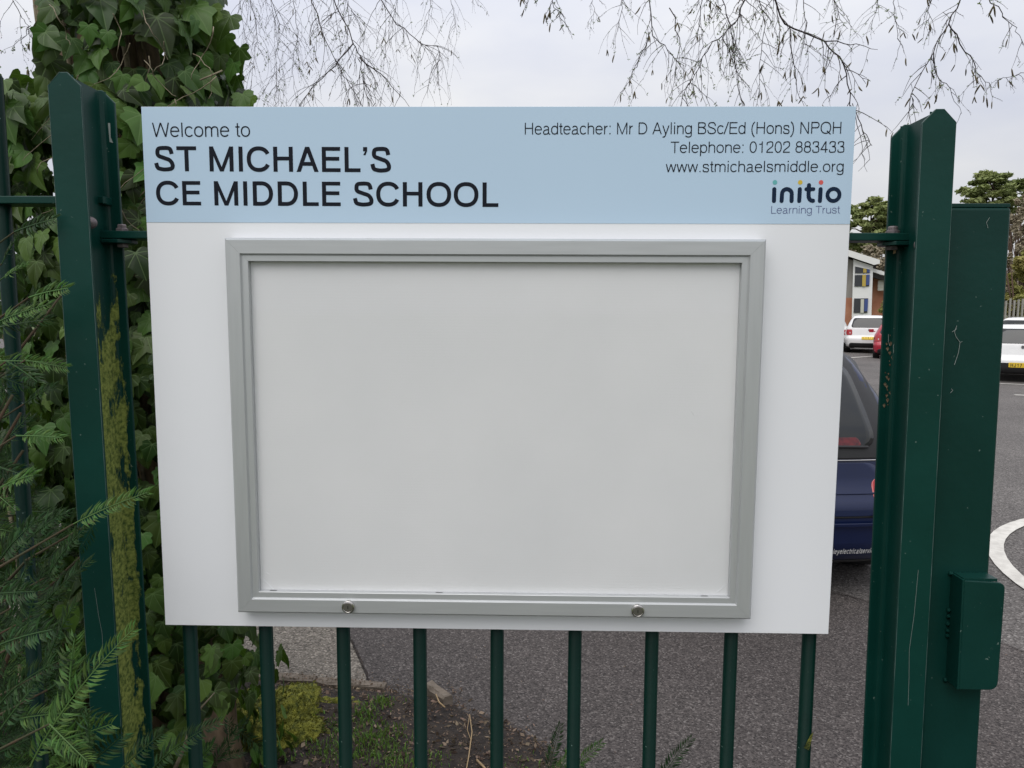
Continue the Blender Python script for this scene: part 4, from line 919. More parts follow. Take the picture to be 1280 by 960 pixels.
for k, (a, z0, ln) in enumerate([(2.4, 2.9, 1.4), (.6, 3.1, 1.2), (4.4, 3.3, 1.3), (1.7, 3.6, 1.5)]):
    c_ = trunk_c(z0); p = Vector((c_[0] - TX, c_[1] - TY, z0)); pts = [p + Vector((math.cos(a) * ln * t_, math.sin(a) * ln * t_, ln * .7 * t_ + .1 * math.sin(5 * t_))) for t_ in [q / 8 for q in range(9)]]
    MB().tube(pts, [.075 * (1 - .85 * q / 8) for q in range(9)], 9).build('limb', M['bark'], tree, smooth=True)

leaves = []
def bare(a_world, z, x, y):
    px, py, _ = proj(Vector((x, y, z)))     # a bald patch of bark that shows in the ivy
    return ((px - 178) / 46) ** 2 + ((py - 58) / 28) ** 2 < 1
for i in range(4200):
    z = random.uniform(.05, 2.95); a = random.uniform(0, 2 * math.pi)
    if math.sin(a) > .35 and random.random() < .6: a = -a
    dens = .5 + .5 * noise.noise(Vector((math.cos(a) * 1.6, math.sin(a) * 1.6, z * 1.9)))
    if dens < .31: continue
    lay = random.random(); r_ = trunk_r(z) + .012 + .135 * lay * (.55 + dens) + (.06 if z > 1.7 else .02); cx_, cy_ = trunk_c(z)
    p = Vector((cx_ + r_ * math.cos(a), cy_ + r_ * math.sin(a), z))
    if bare(a, z, p.x, p.y) and random.random() < .93: continue
    px, py, _ = proj(p)
    if py < 90 and px < 56 + 14 * noise.noise(Vector((py * .04, 0, 2))): continue
    outw = Vector((math.cos(a), math.sin(a), 0)); tan = Vector((-math.sin(a), math.cos(a), 0))
    tip = Vector((0, 0, -1)) + tan * random.gauss(0, .55) + outw * random.uniform(-.15, .75); nrm = outw + Vector((0, 0, random.uniform(.0, .9))) + tan * random.gauss(0, .35)
    s_ = random.triangular(.03, .10, .055) * (1.12 if z > 1.9 else .95)
    leaves.append((basis(p, tip, nrm, s_), s_, random.choice((0, 1, 1, 2, 2)), lay > .35))
for i in range(150):      # the thick dark side of the ivy, right of the bole
    px, py = random.uniform(205, 292), random.uniform(-20, 135)
    if px > 258 + 18 * noise.noise(Vector((py * .05, 3, 0))): continue
    s_ = random.uniform(.045, .09); leaves.append((basis(at(px, py, random.uniform(.72, 1.1)), Vector((random.gauss(.1, .5), random.uniform(-.5, .2), -1)), Vector((random.gauss(.35, .4), -1, random.uniform(.0, .8))), s_), s_, random.choice((1, 2)), True))
leaves.append((basis(at(84, 758, .10), Vector((.05, -.1, -1)), Vector((0, -1, .5)), .062), .062, 2, True))
# ragged ends that hang clear of the trunk on its right side, as seen above the sign, and at the left
for px, py, Y, s_ in [(300, 60, .80, .075), (296, 95, .82, .06), (288, 20, .8, .085), (262, 10, .75, .09), (303, 118, .8, .07), (314, 122, .8, .045), (282, 45, .84, .07), (292, 78, .8, .06), (240, 8, .72, .10), (275, 70, .8, .06), (285, 128, .8, .075),
                      (196, 22, .62, .10), (120, 45, .66, .085), (62, 20, .7, .08), (58, 45, .72, .075), (70, 62, .7, .08), (90, 82, .62, .08), (182, 30, .64, .085), (105, 12, .7, .08), (150, 10, .66, .09), (262, 818, 1.0, .05), (268, 828, 1.0, .045), (258, 840, 1.0, .04), (252, 800, 1.0, .05), (262, 792, 1.0, .045)]:
    p = at(px, py, Y); tip = Vector((random.gauss(.1, .35), random.uniform(-.5, -.1), -1)); leaves.append((basis(p, tip, Vector((random.gauss(0, .3), -1, random.uniform(.1, .9))), s_), s_, random.choice((0, 1)), True))
ivy = make_ivy('climbing_ivy', 'glossy dark green ivy wrapping the tree trunk behind the left post', leaves)
st = 0
for pts, r_ in [([(152, 98), (149, 115), (141, 135), (132, 152), (128, 168)], .0035), ([(186, 70), (188, 82), (182, 100), (186, 108), (180, 122)], .0016), ([(143, 146), (155, 150), (165, 168), (160, 183), (148, 198), (158, 212), (162, 226), (158, 240)], .0026),
                ([(150, 150), (170, 165), (180, 180)], .0018), ([(162, 226), (172, 222), (182, 212)], .0018), ([(172, 248), (182, 238), (190, 226)], .0015), ([(119, 80), (133, 84), (134, 98)], .0016), ([(250, 100), (265, 94), (278, 88)], .002), ([(60, 150), (50, 170), (35, 195)], .0022), ([(30, 240), (45, 210), (62, 190)], .002)]:
    q = [at(px, py, .60 + .01 * k) for k, (px, py) in enumerate(pts)]; MB().tube(q, r_, 6).build('stem', M['ivy_stem'], ivy, smooth=True)
for k in range(22):      # thin wandering shoots over the leaves
    px, py = random.uniform(40, 300), random.uniform(0, 240); q = []; dx, dy = random.gauss(0, 4), random.uniform(3, 9)
    for j in range(9):
        q.append(at(px, py, .50 + .03 * math.sin(j + k))); dx += random.gauss(0, 2.5); px += dx; py += dy + random.gauss(0, 2)
    if max(abs(a.x - q[0].x) for a in q) < .16: MB().tube(q, [.0013 * (1 - .07 * j) for j in range(9)], 5).build('stem', M['ivy_stem'], ivy, smooth=True)
for k in range(26):
    a0 = random.uniform(-2.9, -.1); z0 = random.uniform(.1, 2.2); q = []
    for j in range(14):
        z = z0 + j * .06; a = a0 + .5 * noise.noise(Vector((z * 2, k, 0))); cx_, cy_ = trunk_c(z); r2 = trunk_r(z) + .012; q.append((cx_ + r2 * math.cos(a), cy_ + r2 * math.sin(a), z))
    MB().tube(q, random.uniform(.003, .008), 6).build('stem', M['ivy_stem'] if k % 3 else M['bark'], ivy, smooth=True)

# ivy bank left of the trunk
leaves = []
for i in range(2500):
    x = random.uniform(-3.3, -1.12); top = 1.97 + .22 * noise.noise(Vector((x * 2.5, 0, 1))) - .06 * abs(x + 1.5); z = random.uniform(.05, top)
    y = .95 + .3 * noise.noise(Vector((x * 1.5, z * 1.5, 4))) + random.uniform(-.10, .18)
    if .5 + noise.noise(Vector((x * 3, z * 3, 9))) < .22: continue
    tip = Vector((random.gauss(0, .6), random.uniform(-.8, .2), -1)); nrm = Vector((random.gauss(0, .4), -1, random.uniform(.1, 1.1))); s_ = random.uniform(.04, .085)
    leaves.append((basis(Vector((x, y, z)), tip, nrm, s_), s_, random.choice((0, 1, 2)), True))
for i in range(1000):      # back layer that closes the bank
    x = random.uniform(-3.3, -1.2); z = random.uniform(.0, 1.85); s_ = random.uniform(.07, .11)
    leaves.append((basis(Vector((x, random.uniform(1.15, 1.45), z)), Vector((random.gauss(0, .6), -.3, -1)), Vector((random.gauss(0, .4), -1, .3)), s_), s_, 1, False))
bank = make_ivy('ivy_bank', 'tangled bank of ivy left of the tree trunk, behind the fence', leaves)
for k in range(34):
    x = random.uniform(-3.2, -1.1); q = []; z = random.uniform(0, .4); y = random.uniform(.8, 1.25); dx = random.gauss(0, .25)
    for j in range(12): q.append((x + dx * j * .1 + .04 * math.sin(j + k), y + .03 * math.cos(j * 1.3 + k), z + j * .135))
    MB().tube(q, random.uniform(.002, .007), 5).build('stem', random.choice((M['ivy_stem'], M['bark'])), bank, smooth=True)

# yew: flat sprays of needles
def yew_spray(length, seed, side=True):
    rr_ = random.Random(seed); mb = MB(); mb.uv = []
    def shoot(p0, d0, ln, bend, lvl):
        n = max(6, int(ln / .0046)); p = Vector(p0); d = Vector(d0).normalized(); pts = [p.copy()]
        for i in range(n):
            t_ = i / n; d = (d + Vector((0, bend * .0046 * 3, -.010))).normalized(); p = p + d * (ln / n); pts.append(p.copy())
            nl = .0265 * (min(1, .45 + t_ * 4) if lvl == 0 else 1) * (1 - .55 * t_ ** 5) * rr_.uniform(.82, 1.12)
            if i < 2: continue
            side_ = Vector((-d.y, d.x, 0)).normalized(); nz = Vector((0, 0, 1))
            for s_ in (-1, 1):
                if rr_.random() < .05: continue
                ang = R(rr_.gauss(58, 7)) * (1 - .35 * t_ ** 4); nd = (d * math.cos(ang) + side_ * s_ * math.sin(ang) + nz * rr_.gauss(.02, .16)).normalized(); wv = nd.cross(nz).normalized() * .00110
                a = p; m1 = p + nd * nl * .5 + nz * .0012; e_ = p + (nd + d * .22).normalized() * nl - nz * .001
                mb.add([a, m1 - wv, e_, m1 + wv], [(0, 1, 2), (0, 2, 3)], [(0, .05), (.12, .5), (0, 1), (-.12, .5)])
            if side and lvl == 0 and i % 15 == 8 and .1 < t_ < .75:
                s_ = 1 if (i // 13) % 2 else -1; ad = (d * .75 + side_ * s_ * .66).normalized(); shoot(p, ad, ln * (.5 - .35 * t_), -s_ * .3, 1)
        k0 = len(mb.v); st_ = pts[::3] + [pts[-1]]; mb.tube(st_, [.0013 * (1 - .6 * q / len(st_)) for q in range(len(st_))], 4, False); mb.uv += [(0, 0)] * (len(mb.v) - k0)
    shoot((0, 0, 0), (1, 0, 0), length, rr_.uniform(-.5, .5), 0)
    return mb
SPR = [(L_, yew_spray(L_, 40 + i, sd_)) for i, (L_, sd_) in enumerate([(.09, False), (.11, False), (.14, False), (.17, False), (.19, True), (.23, True)])]
SPM = [(L_, mb.mesh('needles', M['yew']), mb.mesh('needles', M['yew_light'])) for L_, mb in SPR]
yew = empty('yew_bush', (-1.6, -.1, 0), 'dark green yew bush pushing needled sprays through the fence at the lower left', 'bush')
def put_spray(root, tip, light=False, flat=None, parent=yew):
    d = tip - root; ln = d.length; L_, ma, mb_ = min(SPM, key=lambda q: abs(q[0] - ln) + random.uniform(0, .02))
    nrm = flat or Vector((random.gauss(0, .35), -.75, random.uniform(.35, 1.0))); x = d.normalized(); z = (nrm - x * nrm.dot(x)).normalized(); y = z.cross(x); k = ln / L_
    m_ = Matrix((x * k, y * k, z * k)).transposed().to_4x4(); m_.translation = root - parent.location
    o = link('spray', mb_ if light else ma, parent); o.matrix_local = m_; return o
fs_ = [((38, 958), (112, 792), -.30, 1), ((62, 905), (106, 950), -.32, 1), ((60, 862), (118, 822), -.28, 0), ((150, 962), (196, 918), -.1, 0), ((190, 962), (250, 890), -.12, 0), ((0, 912), (34, 862), -.3, 0), ((-6, 742), (36, 738), -.25, 0), ((30, 800), (46, 716), -.22, 0),
       ((0, 806), (52, 782), -.28, 0), ((92, 655), (172, 612), -.26, 1), ((0, 350), (32, 326), -.1, 1), ((-5, 404), (52, 374), -.12, 1), ((36, 372), (78, 356), -.1, 1), ((32, 450), (80, 458), -.16, 1), ((8, 452), (46, 470), -.16, 0), ((18, 290), (62, 270), -.05, 0),
       ((20, 545), (74, 543), -.2, 1), ((-4, 612), (34, 588), -.24, 1), ((-4, 618), (18, 636), -.2, 1), ((20, 690), (62, 640), -.2, 0), ((40, 770), (98, 700), -.15, 0), ((14, 760), (30, 690), -.2, 0), ((55, 840), (75, 760), -.2, 0), ((0, 880), (50, 810), -.25, 0), ((0, 700), (28, 652), -.2, 0), ((60, 720), (90, 660), -.1, 0),
       ((108, 958), (150, 925), -.28, 0), ((120, 962), (98, 900), -.3, 0), ((0, 560), (30, 520), -.05, 0), ((282, 905), (345, 938), .85, 0), ((262, 962), (300, 905), .7, 0), ((240, 905), (268, 862), .7, 0), ((684, 965), (700, 912), .5, 0), ((700, 972), (748, 930), .5, 1), ((690, 975), (715, 935), .45, 1), ((820, 985), (852, 922), .5, 0), ((735, 975), (712, 940), .5, 0), ((238, 965), (262, 930), .1, 0), ((120, 650), (98, 690), -.1, 0),
       ((0, 480), (22, 500), -.1, 0), ((30, 505), (64, 480), -.05, 0), ((2, 330), (20, 290), -.05, 0)]
for a, b2, Y, li in fs_[:]:
    if Y < .4: put_spray(at(a[0], a[1], Y), at(b2[0], b2[1], Y - random.uniform(.0, .06)), bool(li))
random.seed(21)
cnt = 0
for i in range(330):
    py = 330 + 640 * random.random() ** .5; lim = -5 + max(0, py - 500) * .16 + (70 if py > 905 else 0); px = random.uniform(-60, lim)
    Y = random.choice((-.12, .1, .2, .3, .42, .55)) + random.uniform(-.04, .04)
    if 62 < px and Y < .06: Y = random.uniform(.1, .5)
    r0 = at(px, py, Y); ln = random.uniform(.07, .11) if Y < .06 else random.uniform(.09, .18); a = random.gauss(.45, .7)
    put_spray(r0, r0 + Vector((math.cos(a) * ln, random.uniform(-.5, .25) * ln, math.sin(a) * ln * .9)), random.random() < .14); cnt += 1
    if cnt > 120: break
for i in range(150):      # the rest of the bush, beyond the left edge of the picture
    r0 = Vector((random.uniform(-2.7, -1.15), random.uniform(-.45, .45), random.uniform(.15, 1.75))); ln = random.uniform(.12, .24); a = random.gauss(.5, 1.2)
    if proj(r0)[0] > -25: continue
    put_spray(r0, r0 + Vector((math.cos(a) * ln, random.uniform(-.5, .3) * ln, math.sin(a) * ln)), random.random() < .12)
for a, b2, Y, li in fs_:   # twigs that carry the foremost sprays back to the bush
    if Y < .4:
        r1 = at(a[0], a[1], Y) - yew.location; r0 = Vector((r1.x - .28, r1.y + .05, r1.z - .22)) if a[0] < 130 else Vector((r1.x - .10, r1.y + .04, r1.z - .30))
        MB().tube([r0, r0.lerp(r1, .5) + Vector((0, 0, .03)), r1], [.004, .0025, .0013], 5).build('branch', M['yew_stem'], yew, smooth=True)
for k in range(16):      # brown branches that carry the sprays
    p = Vector((random.uniform(-.3, .3), random.uniform(-.05, .55), 0)); tgt = at(random.uniform(-40, 110), random.uniform(330, 900), random.uniform(-.15, .4)) - yew.location
    q = [p.lerp(tgt, t_) + Vector((.05 * math.sin(4 * t_ + k), .05 * math.cos(3 * t_ + k), .12 * math.sin(math.pi * t_))) for t_ in [j / 12 for j in range(13)]]
    MB().tube(q, [.011 * (1 - .8 * j / 12) for j in range(13)], 7).build('branch', M['yew_stem'], yew, smooth=True)
tw = [at(x, y, .12) - yew.location for x, y in [(214, 972), (228, 940), (240, 905), (252, 884), (268, 866)]]
MB().tube(tw, [.005, .004, .003, .002, .001], 6).build('branch', M['ivy_stem'], yew, smooth=True)
# yew seedlings in the soil behind the railing
for nm, lab, sel in (('yew_seedling', 'small yew seedling low between the middle bars of the railing', [q for q in fs_ if q[2] >= .4 and 600 < q[0][0] < 800]), ('yew_seedling', 'tiny yew shoot at the bottom edge beneath the sign, right of the other seedling', [q for q in fs_ if q[2] >= .4 and q[0][0] >= 800]), ('yew_seedling', 'spindly yew seedling in front of the yellow moss', [q for q in fs_ if q[2] >= .4 and q[0][0] < 400])):
    b0 = at(sel[0][0][0], sel[0][0][1], sel[0][2]); e = empty(nm, (b0.x, b0.y, 0), lab, 'seedling', 'yew seedlings behind the railing')
    for a, b2, Y, li in sel:
        ra = at(a[0], a[1], Y); put_spray(ra, at(b2[0], b2[1], Y - .02), bool(li), parent=e)
        MB().tube([(0, 0, 0), (ra - e.location) * .5 + Vector((.01, 0, .05)), ra - e.location], .002, 5).build('stem', M['yew_stem'], e)

# moss mound and stump
def lump(name, c, r_, m_, lab, cat, seed, rough=.25):
    vs = []; K, n_ = 26, 48
    for j in range(K + 1):
        ph = math.pi / 2 * (1 - j / K) ; ph = math.pi / 2 - math.pi / 2 * j / K
        for i in range(n_):
            a = 2 * math.pi * i / n_; d = Vector((math.cos(a) * math.cos(ph), math.sin(a) * math.cos(ph), math.sin(ph))); k = 1 + rough * noise.noise(d * 2.4 + Vector((seed, 0, 0))) + rough * .45 * noise.noise(d * 8 + Vector((seed, 0, 0))) + rough * .2 * noise.noise(d * 25)
            vs.append((d.x * r_[0] * k, d.y * r_[1] * k, d.z * r_[2] * k - .01))
    mb = MB().add(vs, [(j * n_ + i, (j + 1) * n_ + i, (j + 1) * n_ + (i + 1) % n_, j * n_ + (i + 1) % n_) for j in range(K) for i in range(n_)])
    o = mb.build(name, m_, smooth=True); o.location = c; tag(o, lab, cat); recalc(o); return o
lump('tree_stump', (-1.16, 1.42, 0), (.16, .17, .15), M['stone'], 'dark weathered stump at the foot of the ivy clad tree', 'stump', 3, .35)
mo = lump('moss_mound', (-.87, 1.25, 0), (.21, .26, .15), M['moss'], 'mound of yellow green moss behind the railing next to the stump', 'moss', 8, .3)
for cx_, cy_, rx_, ry_, lb in [(-.70, 1.42, .13, .07, 'thin moss cushion along the edging stones'), (-.66, 1.20, .07, .08, 'low moss cushion in front of the second bar from the mound'), (-1.02, 1.02, .16, .12, 'moss cushion at the lower edge under the yew tips')]:
    lump('moss_cushion', (cx_, cy_, .02), (rx_, ry_, .045), M['moss'], lb, 'moss', cx_ * 9, .5)
mv = []; uvs = []
for i in range(9000):    # moss fronds
    a = random.uniform(0, 2 * math.pi); ph = math.asin(random.random()); d = Vector((math.cos(a) * math.cos(ph), math.sin(a) * math.cos(ph), math.sin(ph))); k = 1 + .3 * noise.noise(d * 2.4 + Vector((8, 0, 0))) + .135 * noise.noise(d * 8 + Vector((8, 0, 0))) + .06 * noise.noise(d * 25)
    p = Vector((d.x * .21 * k, d.y * .26 * k, d.z * .15 * k - .01)); t_ = Vector((random.gauss(0, 1), random.gauss(0, 1), random.gauss(0, 1))).normalized() * .003; u = (d + t_ * 150).normalized() * random.uniform(.005, .013)
    mv += [p - t_, p + t_, p + u]
fo = link('moss_fronds', fast_mesh('moss_fronds', mv, 3, M['moss']), mo); fo['kind'] = 'stuff'

# litter, grass, stalks on the soil
random.seed(5); mv = []; uv = []
def soil_z(x, y): return max(0, soil_h(x, y)) + .013 if y < edge_y(x) else .006
for i in range(19000):
    x = random.uniform(-1.9, .75); y = random.uniform(.45, edge_y(x) + random.choice((0, .03, .12)) * random.random() + .02)
    if x > -1.2 and y > edge_y(x) + .015 and random.random() < .55: continue
    z = soil_z(x, y) + random.uniform(0, .006); s_ = random.choice((.002, .003, .004, .006, .006, .012)) * random.uniform(.7, 1.2); asp = random.uniform(.15, .7); a = random.uniform(0, 6.28); d = Vector((math.cos(a), math.sin(a), random.gauss(0, .35))) * s_; sd_ = Vector((-math.sin(a), math.cos(a), random.gauss(0, .4))) * s_ * asp; c = Vector((x, y, z))
    mv += [c - d, c + sd_, c + d, c - sd_ * .8]; uv += [(0, .1), (.3, .4), (0, .9), (-.3, .5)]
for i in range(1500):    # bits lodged on and against the edging stones
    x = random.uniform(-2.0, -.2); y = 1.70 - max(0, x + 1.2) * .13 + random.gauss(.0, .045); s_ = random.uniform(.002, .007); a = random.uniform(0, 6.28); d = Vector((math.cos(a), math.sin(a), random.gauss(0, .3))) * s_; sd_ = Vector((-math.sin(a), math.cos(a), .2)) * s_ * .5; on = abs(y - (1.70 - max(0, x + 1.2) * .13)) < .02; c = Vector((x, y, .031 if on else .012))
    if x > -.53 and on: c.z = .012
    mv += [c - d, c + sd_, c + d, c - sd_]; uv += [(0, .1), (.3, .4), (0, .9), (-.3, .5)]
for i in range(500):     # scraps strewn on the asphalt
    x = random.uniform(-2.0, 2.4); y = random.uniform(.9, 3.4); s_ = random.uniform(.002, .006); a = random.uniform(0, 6.28); d = Vector((math.cos(a), math.sin(a), .1)) * s_; sd_ = Vector((-math.sin(a), math.cos(a), .2)) * s_ * .4; c = Vector((x, y, .009))
    mv += [c - d, c + sd_, c + d, c - sd_]; uv += [(0, .1), (.3, .4), (0, .9), (-.3, .5)]
tag(link('leaf_litter', fast_mesh('leaf_litter', mv, 4, M['litter'], uv)), 'brown leaf and twig litter scattered on the soil below the sign', 'leaf litter', kind='stuff')
mv = []; uv = []
def tuft(cx_, cy_, n, spread, h, wd=.0016):
    h *= .85
    for i in range(n):
        x, y = cx_ + random.gauss(0, spread), cy_ + random.gauss(0, spread)
        if y > edge_y(x) - .03: continue
        z = soil_z(x, y) - .003; a = random.uniform(0, 6.28); hh = h * random.uniform(.4, 1.1); ln = random.uniform(.1, .9); d = Vector((math.cos(a), math.sin(a), 0)); sd_ = Vector((-math.sin(a), math.cos(a), 0)) * wd * random.uniform(.7, 1.6); b0 = Vector((x, y, z)); b1 = b0 + d * hh * ln * .4 + Vector((0, 0, hh * .7)); b2_ = b0 + d * hh * ln + Vector((0, 0, hh))
        for q in ((b0 - sd_, b0 + sd_, b1 + sd_, b1 - sd_), (b1 - sd_, b1 + sd_, b2_, b2_)):
            mv.extend(q); uv.extend([(-.1, .1), (.1, .1), (.1, .6), (-.1, .6)])
for px, py, n, sp_, h in [(455, 900, 130, .03, .035), (478, 880, 110, .03, .03), (470, 925, 200, .05, .035), (425, 915, 90, .035, .03), (480, 950, 220, .06, .03), (385, 900, 50, .03, .03), (505, 958, 140, .05, .025), (440, 945, 160, .06, .03), (545, 955, 70, .04, .02), (400, 950, 120, .05, .03), (650, 965, 40, .04, .025)]:
    g_ = gnd(px, py, .03); tuft(g_.x, g_.y, n, sp_, h)
for i in range(60): tuft(random.uniform(-2.8, 3), random.uniform(-1.2, .8), 35, .05, .05)
tag(link('grass_tufts', fast_mesh('grass_tufts', mv, 4, M['grass'], uv)), 'short green grass and weeds growing in the soil bed', 'grass', kind='stuff')
for pts, r_ in [([(587, 893), (590, 915), (586, 945), (583, 962)], .0022), ([(587, 893), (584, 912), (589, 926)], .0012), ([(596, 950), (604, 958), (612, 968)], .004), ([(545, 868), (549, 878), (556, 884)], .003)]:
    q = [gnd(px, py, .05) for px, py in pts]; o = MB().tube(q, r_, 6).build('dry_stalk', M['straw'], smooth=True); tag(o, {0: 'pale dry forked stalk lying upright on the soil under the sign', }.get(0) if pts[0][1] == 893 and len(pts) == 4 else ('short pale offshoot beside the tall dry stalk' if pts[0][1] == 893 else ('thick broken straw coloured stick at the bottom edge' if pts[0][1] == 950 else 'stub of dry stick against the end kerb stone')), 'dry stalk', 'dry stalks on the soil')

# ------------------------------------------------------------------ birch boughs hanging above
random.seed(9)
birch = empty('birch_tree', (2.2, 3.2, 0), 'leafless birch whose fine drooping twigs and catkins hang over the sign', 'tree')
BL = birch.location
cat_mb = MB(); n_ = 6
cat_pts = [(0, 0, 0), (.001, 0, -.006), (.0025, 0, -.014), (.003, .0005, -.022), (.002, .001, -.029)]
cat_me = MB().tube(cat_pts, [.0009, .0022, .0024, .0021, .0008], 6).mesh('catkin', M['catkin'], True)
def q3(px, py, Y): return at(px, py, Y)
n_cat = [0]
def bough(pts, Y, r0, dens, ln, ncat, leafy=.15, dirx=0.0, lean=.0):
    """a main twig through the given picture points at distance Y, with drooping side twigs"""
    P_ = [q3(px, py, Y + .04 * k) for k, (px, py) in enumerate(pts)]
    base = P_[0]; up_ = [base + Vector((-.15 * dirx, .1, .9)), base + Vector((-.06 * dirx, .05, .45))]
    full = (up_ if pts[0][1] < 0 or pts[0][0] > 1285 else []) + P_; sp_ = []
    for i in range(len(full) - 1):
        for j in range(4): sp_.append(full[i].lerp(full[i + 1], j / 4) + Vector((random.gauss(0, 1), random.gauss(0, 1), random.gauss(0, 1))) * .004)
    sp_.append(full[-1]); m_ = len(sp_)
    r0 = r0 * 1.3; bo = MB().tube([p - BL for p in sp_], [r0 * (1 - .75 * i / m_) for i in range(m_)], 5).build('bough', M['birch_twig'], birch, smooth=True)
    tmb = MB(); bmv = []; lmv = []; cats = []
    def twig(p, d, length, r_, lvl):
        n = max(4, int(length / .028)); q = [p.copy()]; d = d.normalized()
        for i in range(n):
            d = (d + Vector((random.gauss(0, .15), random.gauss(0, .15), -.13 - .10 * random.random()))).normalized(); p = p + d * (length / n); q.append(p.copy())
            c = p - BL
            if random.random() < .9:   # bud
                b_ = (d + Vector((random.gauss(0, .7), random.gauss(0, .7), random.gauss(0, .4)))).normalized() * random.uniform(.004, .009); s_ = b_.orthogonal().normalized() * .0016; bmv.extend([c - s_, c + s_, c + b_]); 
            if lvl < 2 and random.random() < .34: twig(p, d + Vector((random.gauss(0, .8), random.gauss(0, .6), random.uniform(-.3, .5))), length * random.uniform(.25, .55), r_ * .65, lvl + 1)
            if random.random() < leafy * .45:
                for _ in range(3):
                    b_ = Vector((random.gauss(0, 1), random.gauss(0, 1), random.gauss(.3, .7))).normalized() * random.uniform(.006, .012); s_ = b_.orthogonal().normalized() * .003; lmv.extend([c, c + b_ * .5 - s_, c + b_, c + b_ * .5 + s_])
        tmb.tube([v - BL for v in q], [r_ * (1 - .6 * i / n) for i in range(n + 1)], 4, False); cats.append(p)
    for i in range(5 if len(full) > len(P_) else 1, m_):
        for _ in range(int(dens + random.random())):
            dd = (sp_[i] - sp_[i - 1]).normalized(); twig(sp_[i].lerp(sp_[i - 1], random.random()), dd * .4 + Vector((random.gauss(0, .75), random.gauss(0, .5), random.uniform(-.9, .25))), ln * random.uniform(.45, 1.1), r0 * .42, 0 if dens > 1.4 else 1)
    t_ = tmb.build('twigs', M['birch_twig'], bo); t_['kind'] = 'stuff'
    if bmv: b_ = link('buds', fast_mesh('buds', [tuple(v) for v in bmv], 3, M['birch_twig']), bo); b_['kind'] = 'stuff'
    if lmv: b_ = link('young_leaves', fast_mesh('young_leaves', [tuple(v) for v in lmv], 4, M['bud']), bo); b_['kind'] = 'stuff'
    random.shuffle(cats)
    for p in cats[:int(ncat * 1.6)]:
        for _ in range(random.choice((1, 1, 2))):
            o = link('catkin', cat_me, bo); o.location = p - BL; o.rotation_euler = (random.gauss(0, .35), random.gauss(0, .35), random.uniform(0, 6.28)); k = random.uniform(.8, 1.35); o.scale = (k, k, k)
# left group: fine, farther away
for pts, Y, r0, dn, ln, nc in [
    ([(414, -10), (441, 54), (450, 70), (455, 100), (461, 136)], 2.6, .0035, 1.3, .30, 6), ([(441, 54), (421, 82), (388, 113), (372, 136)], 2.62, .0028, 1.2, .22, 3), ([(386, -10), (404, 44), (421, 80), (437, 106), (452, 140)], 2.7, .003, 1.3, .26, 4),
    ([(450, 72), (483, 98), (512, 134)], 2.62, .0025, 1.2, .2, 3), ([(470, -10), (496, 31), (526, 54), (545, 60), (552, 78)], 2.8, .003, 1.2, .26, 3), ([(336, -10), (350, 30), (345, 80), (348, 132)], 3.0, .0022, 1.6, .3, 3), ([(310, -10), (322, 30), (318, 70), (312, 120)], 3.1, .002, 1.6, .3, 2),
    ([(365, -10), (372, 40), (366, 90), (370, 130)], 3.1, .002, 1.6, .26, 2), ([(430, -10), (438, 12), (446, 20)], 2.7, .002, 1.5, .3, 2), ([(500, -12), (492, 20), (488, 60)], 3.2, .002, 1.3, .3, 2), ([(540, -12), (536, 16), (532, 40)], 3.3, .002, 1.2, .22, 2), ([(560, -12), (568, 20), (572, 40)], 3.3, .0018, 1.1, .26, 1), ([(590, -12), (598, 8)], 3.2, .0018, 1.1, .14, 1), ([(300, -10), (302, 20), (306, 50)], 3.2, .0018, 1.3, .25, 2)]:
    bough(pts, Y, r0, dn, ln, nc)
# middle group
for pts, Y, r0, dn, ln, nc in [
    ([(962, -12), (980, 30), (1030, 52), (1055, 80), (1065, 130), (1080, 165), (1090, 182)], 1.7, .0036, 1.1, .15, 10), ([(1030, 52), (1062, 56), (1097, 62)], 1.72, .002, .9, .10, 2), ([(812, -12), (815, 45), (835, 64), (855, 82)], 1.9, .0026, 1.4, .2, 6), ([(936, -12), (920, 30), (890, 55), (868, 90), (852, 128)], 1.8, .003, 1.6, .2, 8),
    ([(900, -12), (912, 30), (918, 70), (925, 120)], 1.9, .0024, 1.6, .18, 8), ([(880, -12), (874, 30), (880, 60)], 2.0, .0024, 1.6, .22, 6), ([(812, 40), (798, 76), (788, 100), (775, 116)], 1.9, .0018, 1.0, .1, 2), ([(945, -12), (958, 30), (950, 80), (948, 122)], 1.8, .0022, 1.6, .18, 6), ([(1000, -12), (1010, 30), (1004, 60)], 1.9, .0022, 1.4, .18, 6), ([(780, -12), (776, 20), (772, 40)], 2.1, .002, 1.3, .16, 2),
    ([(1065, 130), (1078, 185), (1084, 215)], 1.7, .0013, .4, .06, 1), ([(1040, -12), (1048, 20), (1060, 36)], 1.9, .002, 1.3, .15, 3), ([(985, 30), (992, 80), (1000, 124)], 1.8, .002, 1.3, .14, 6), ([(840, 10), (850, 60), (838, 120)], 1.9, .0018, 1.2, .14, 3)]:
    bough(pts, Y, r0, dn, ln, nc, leafy=.35)
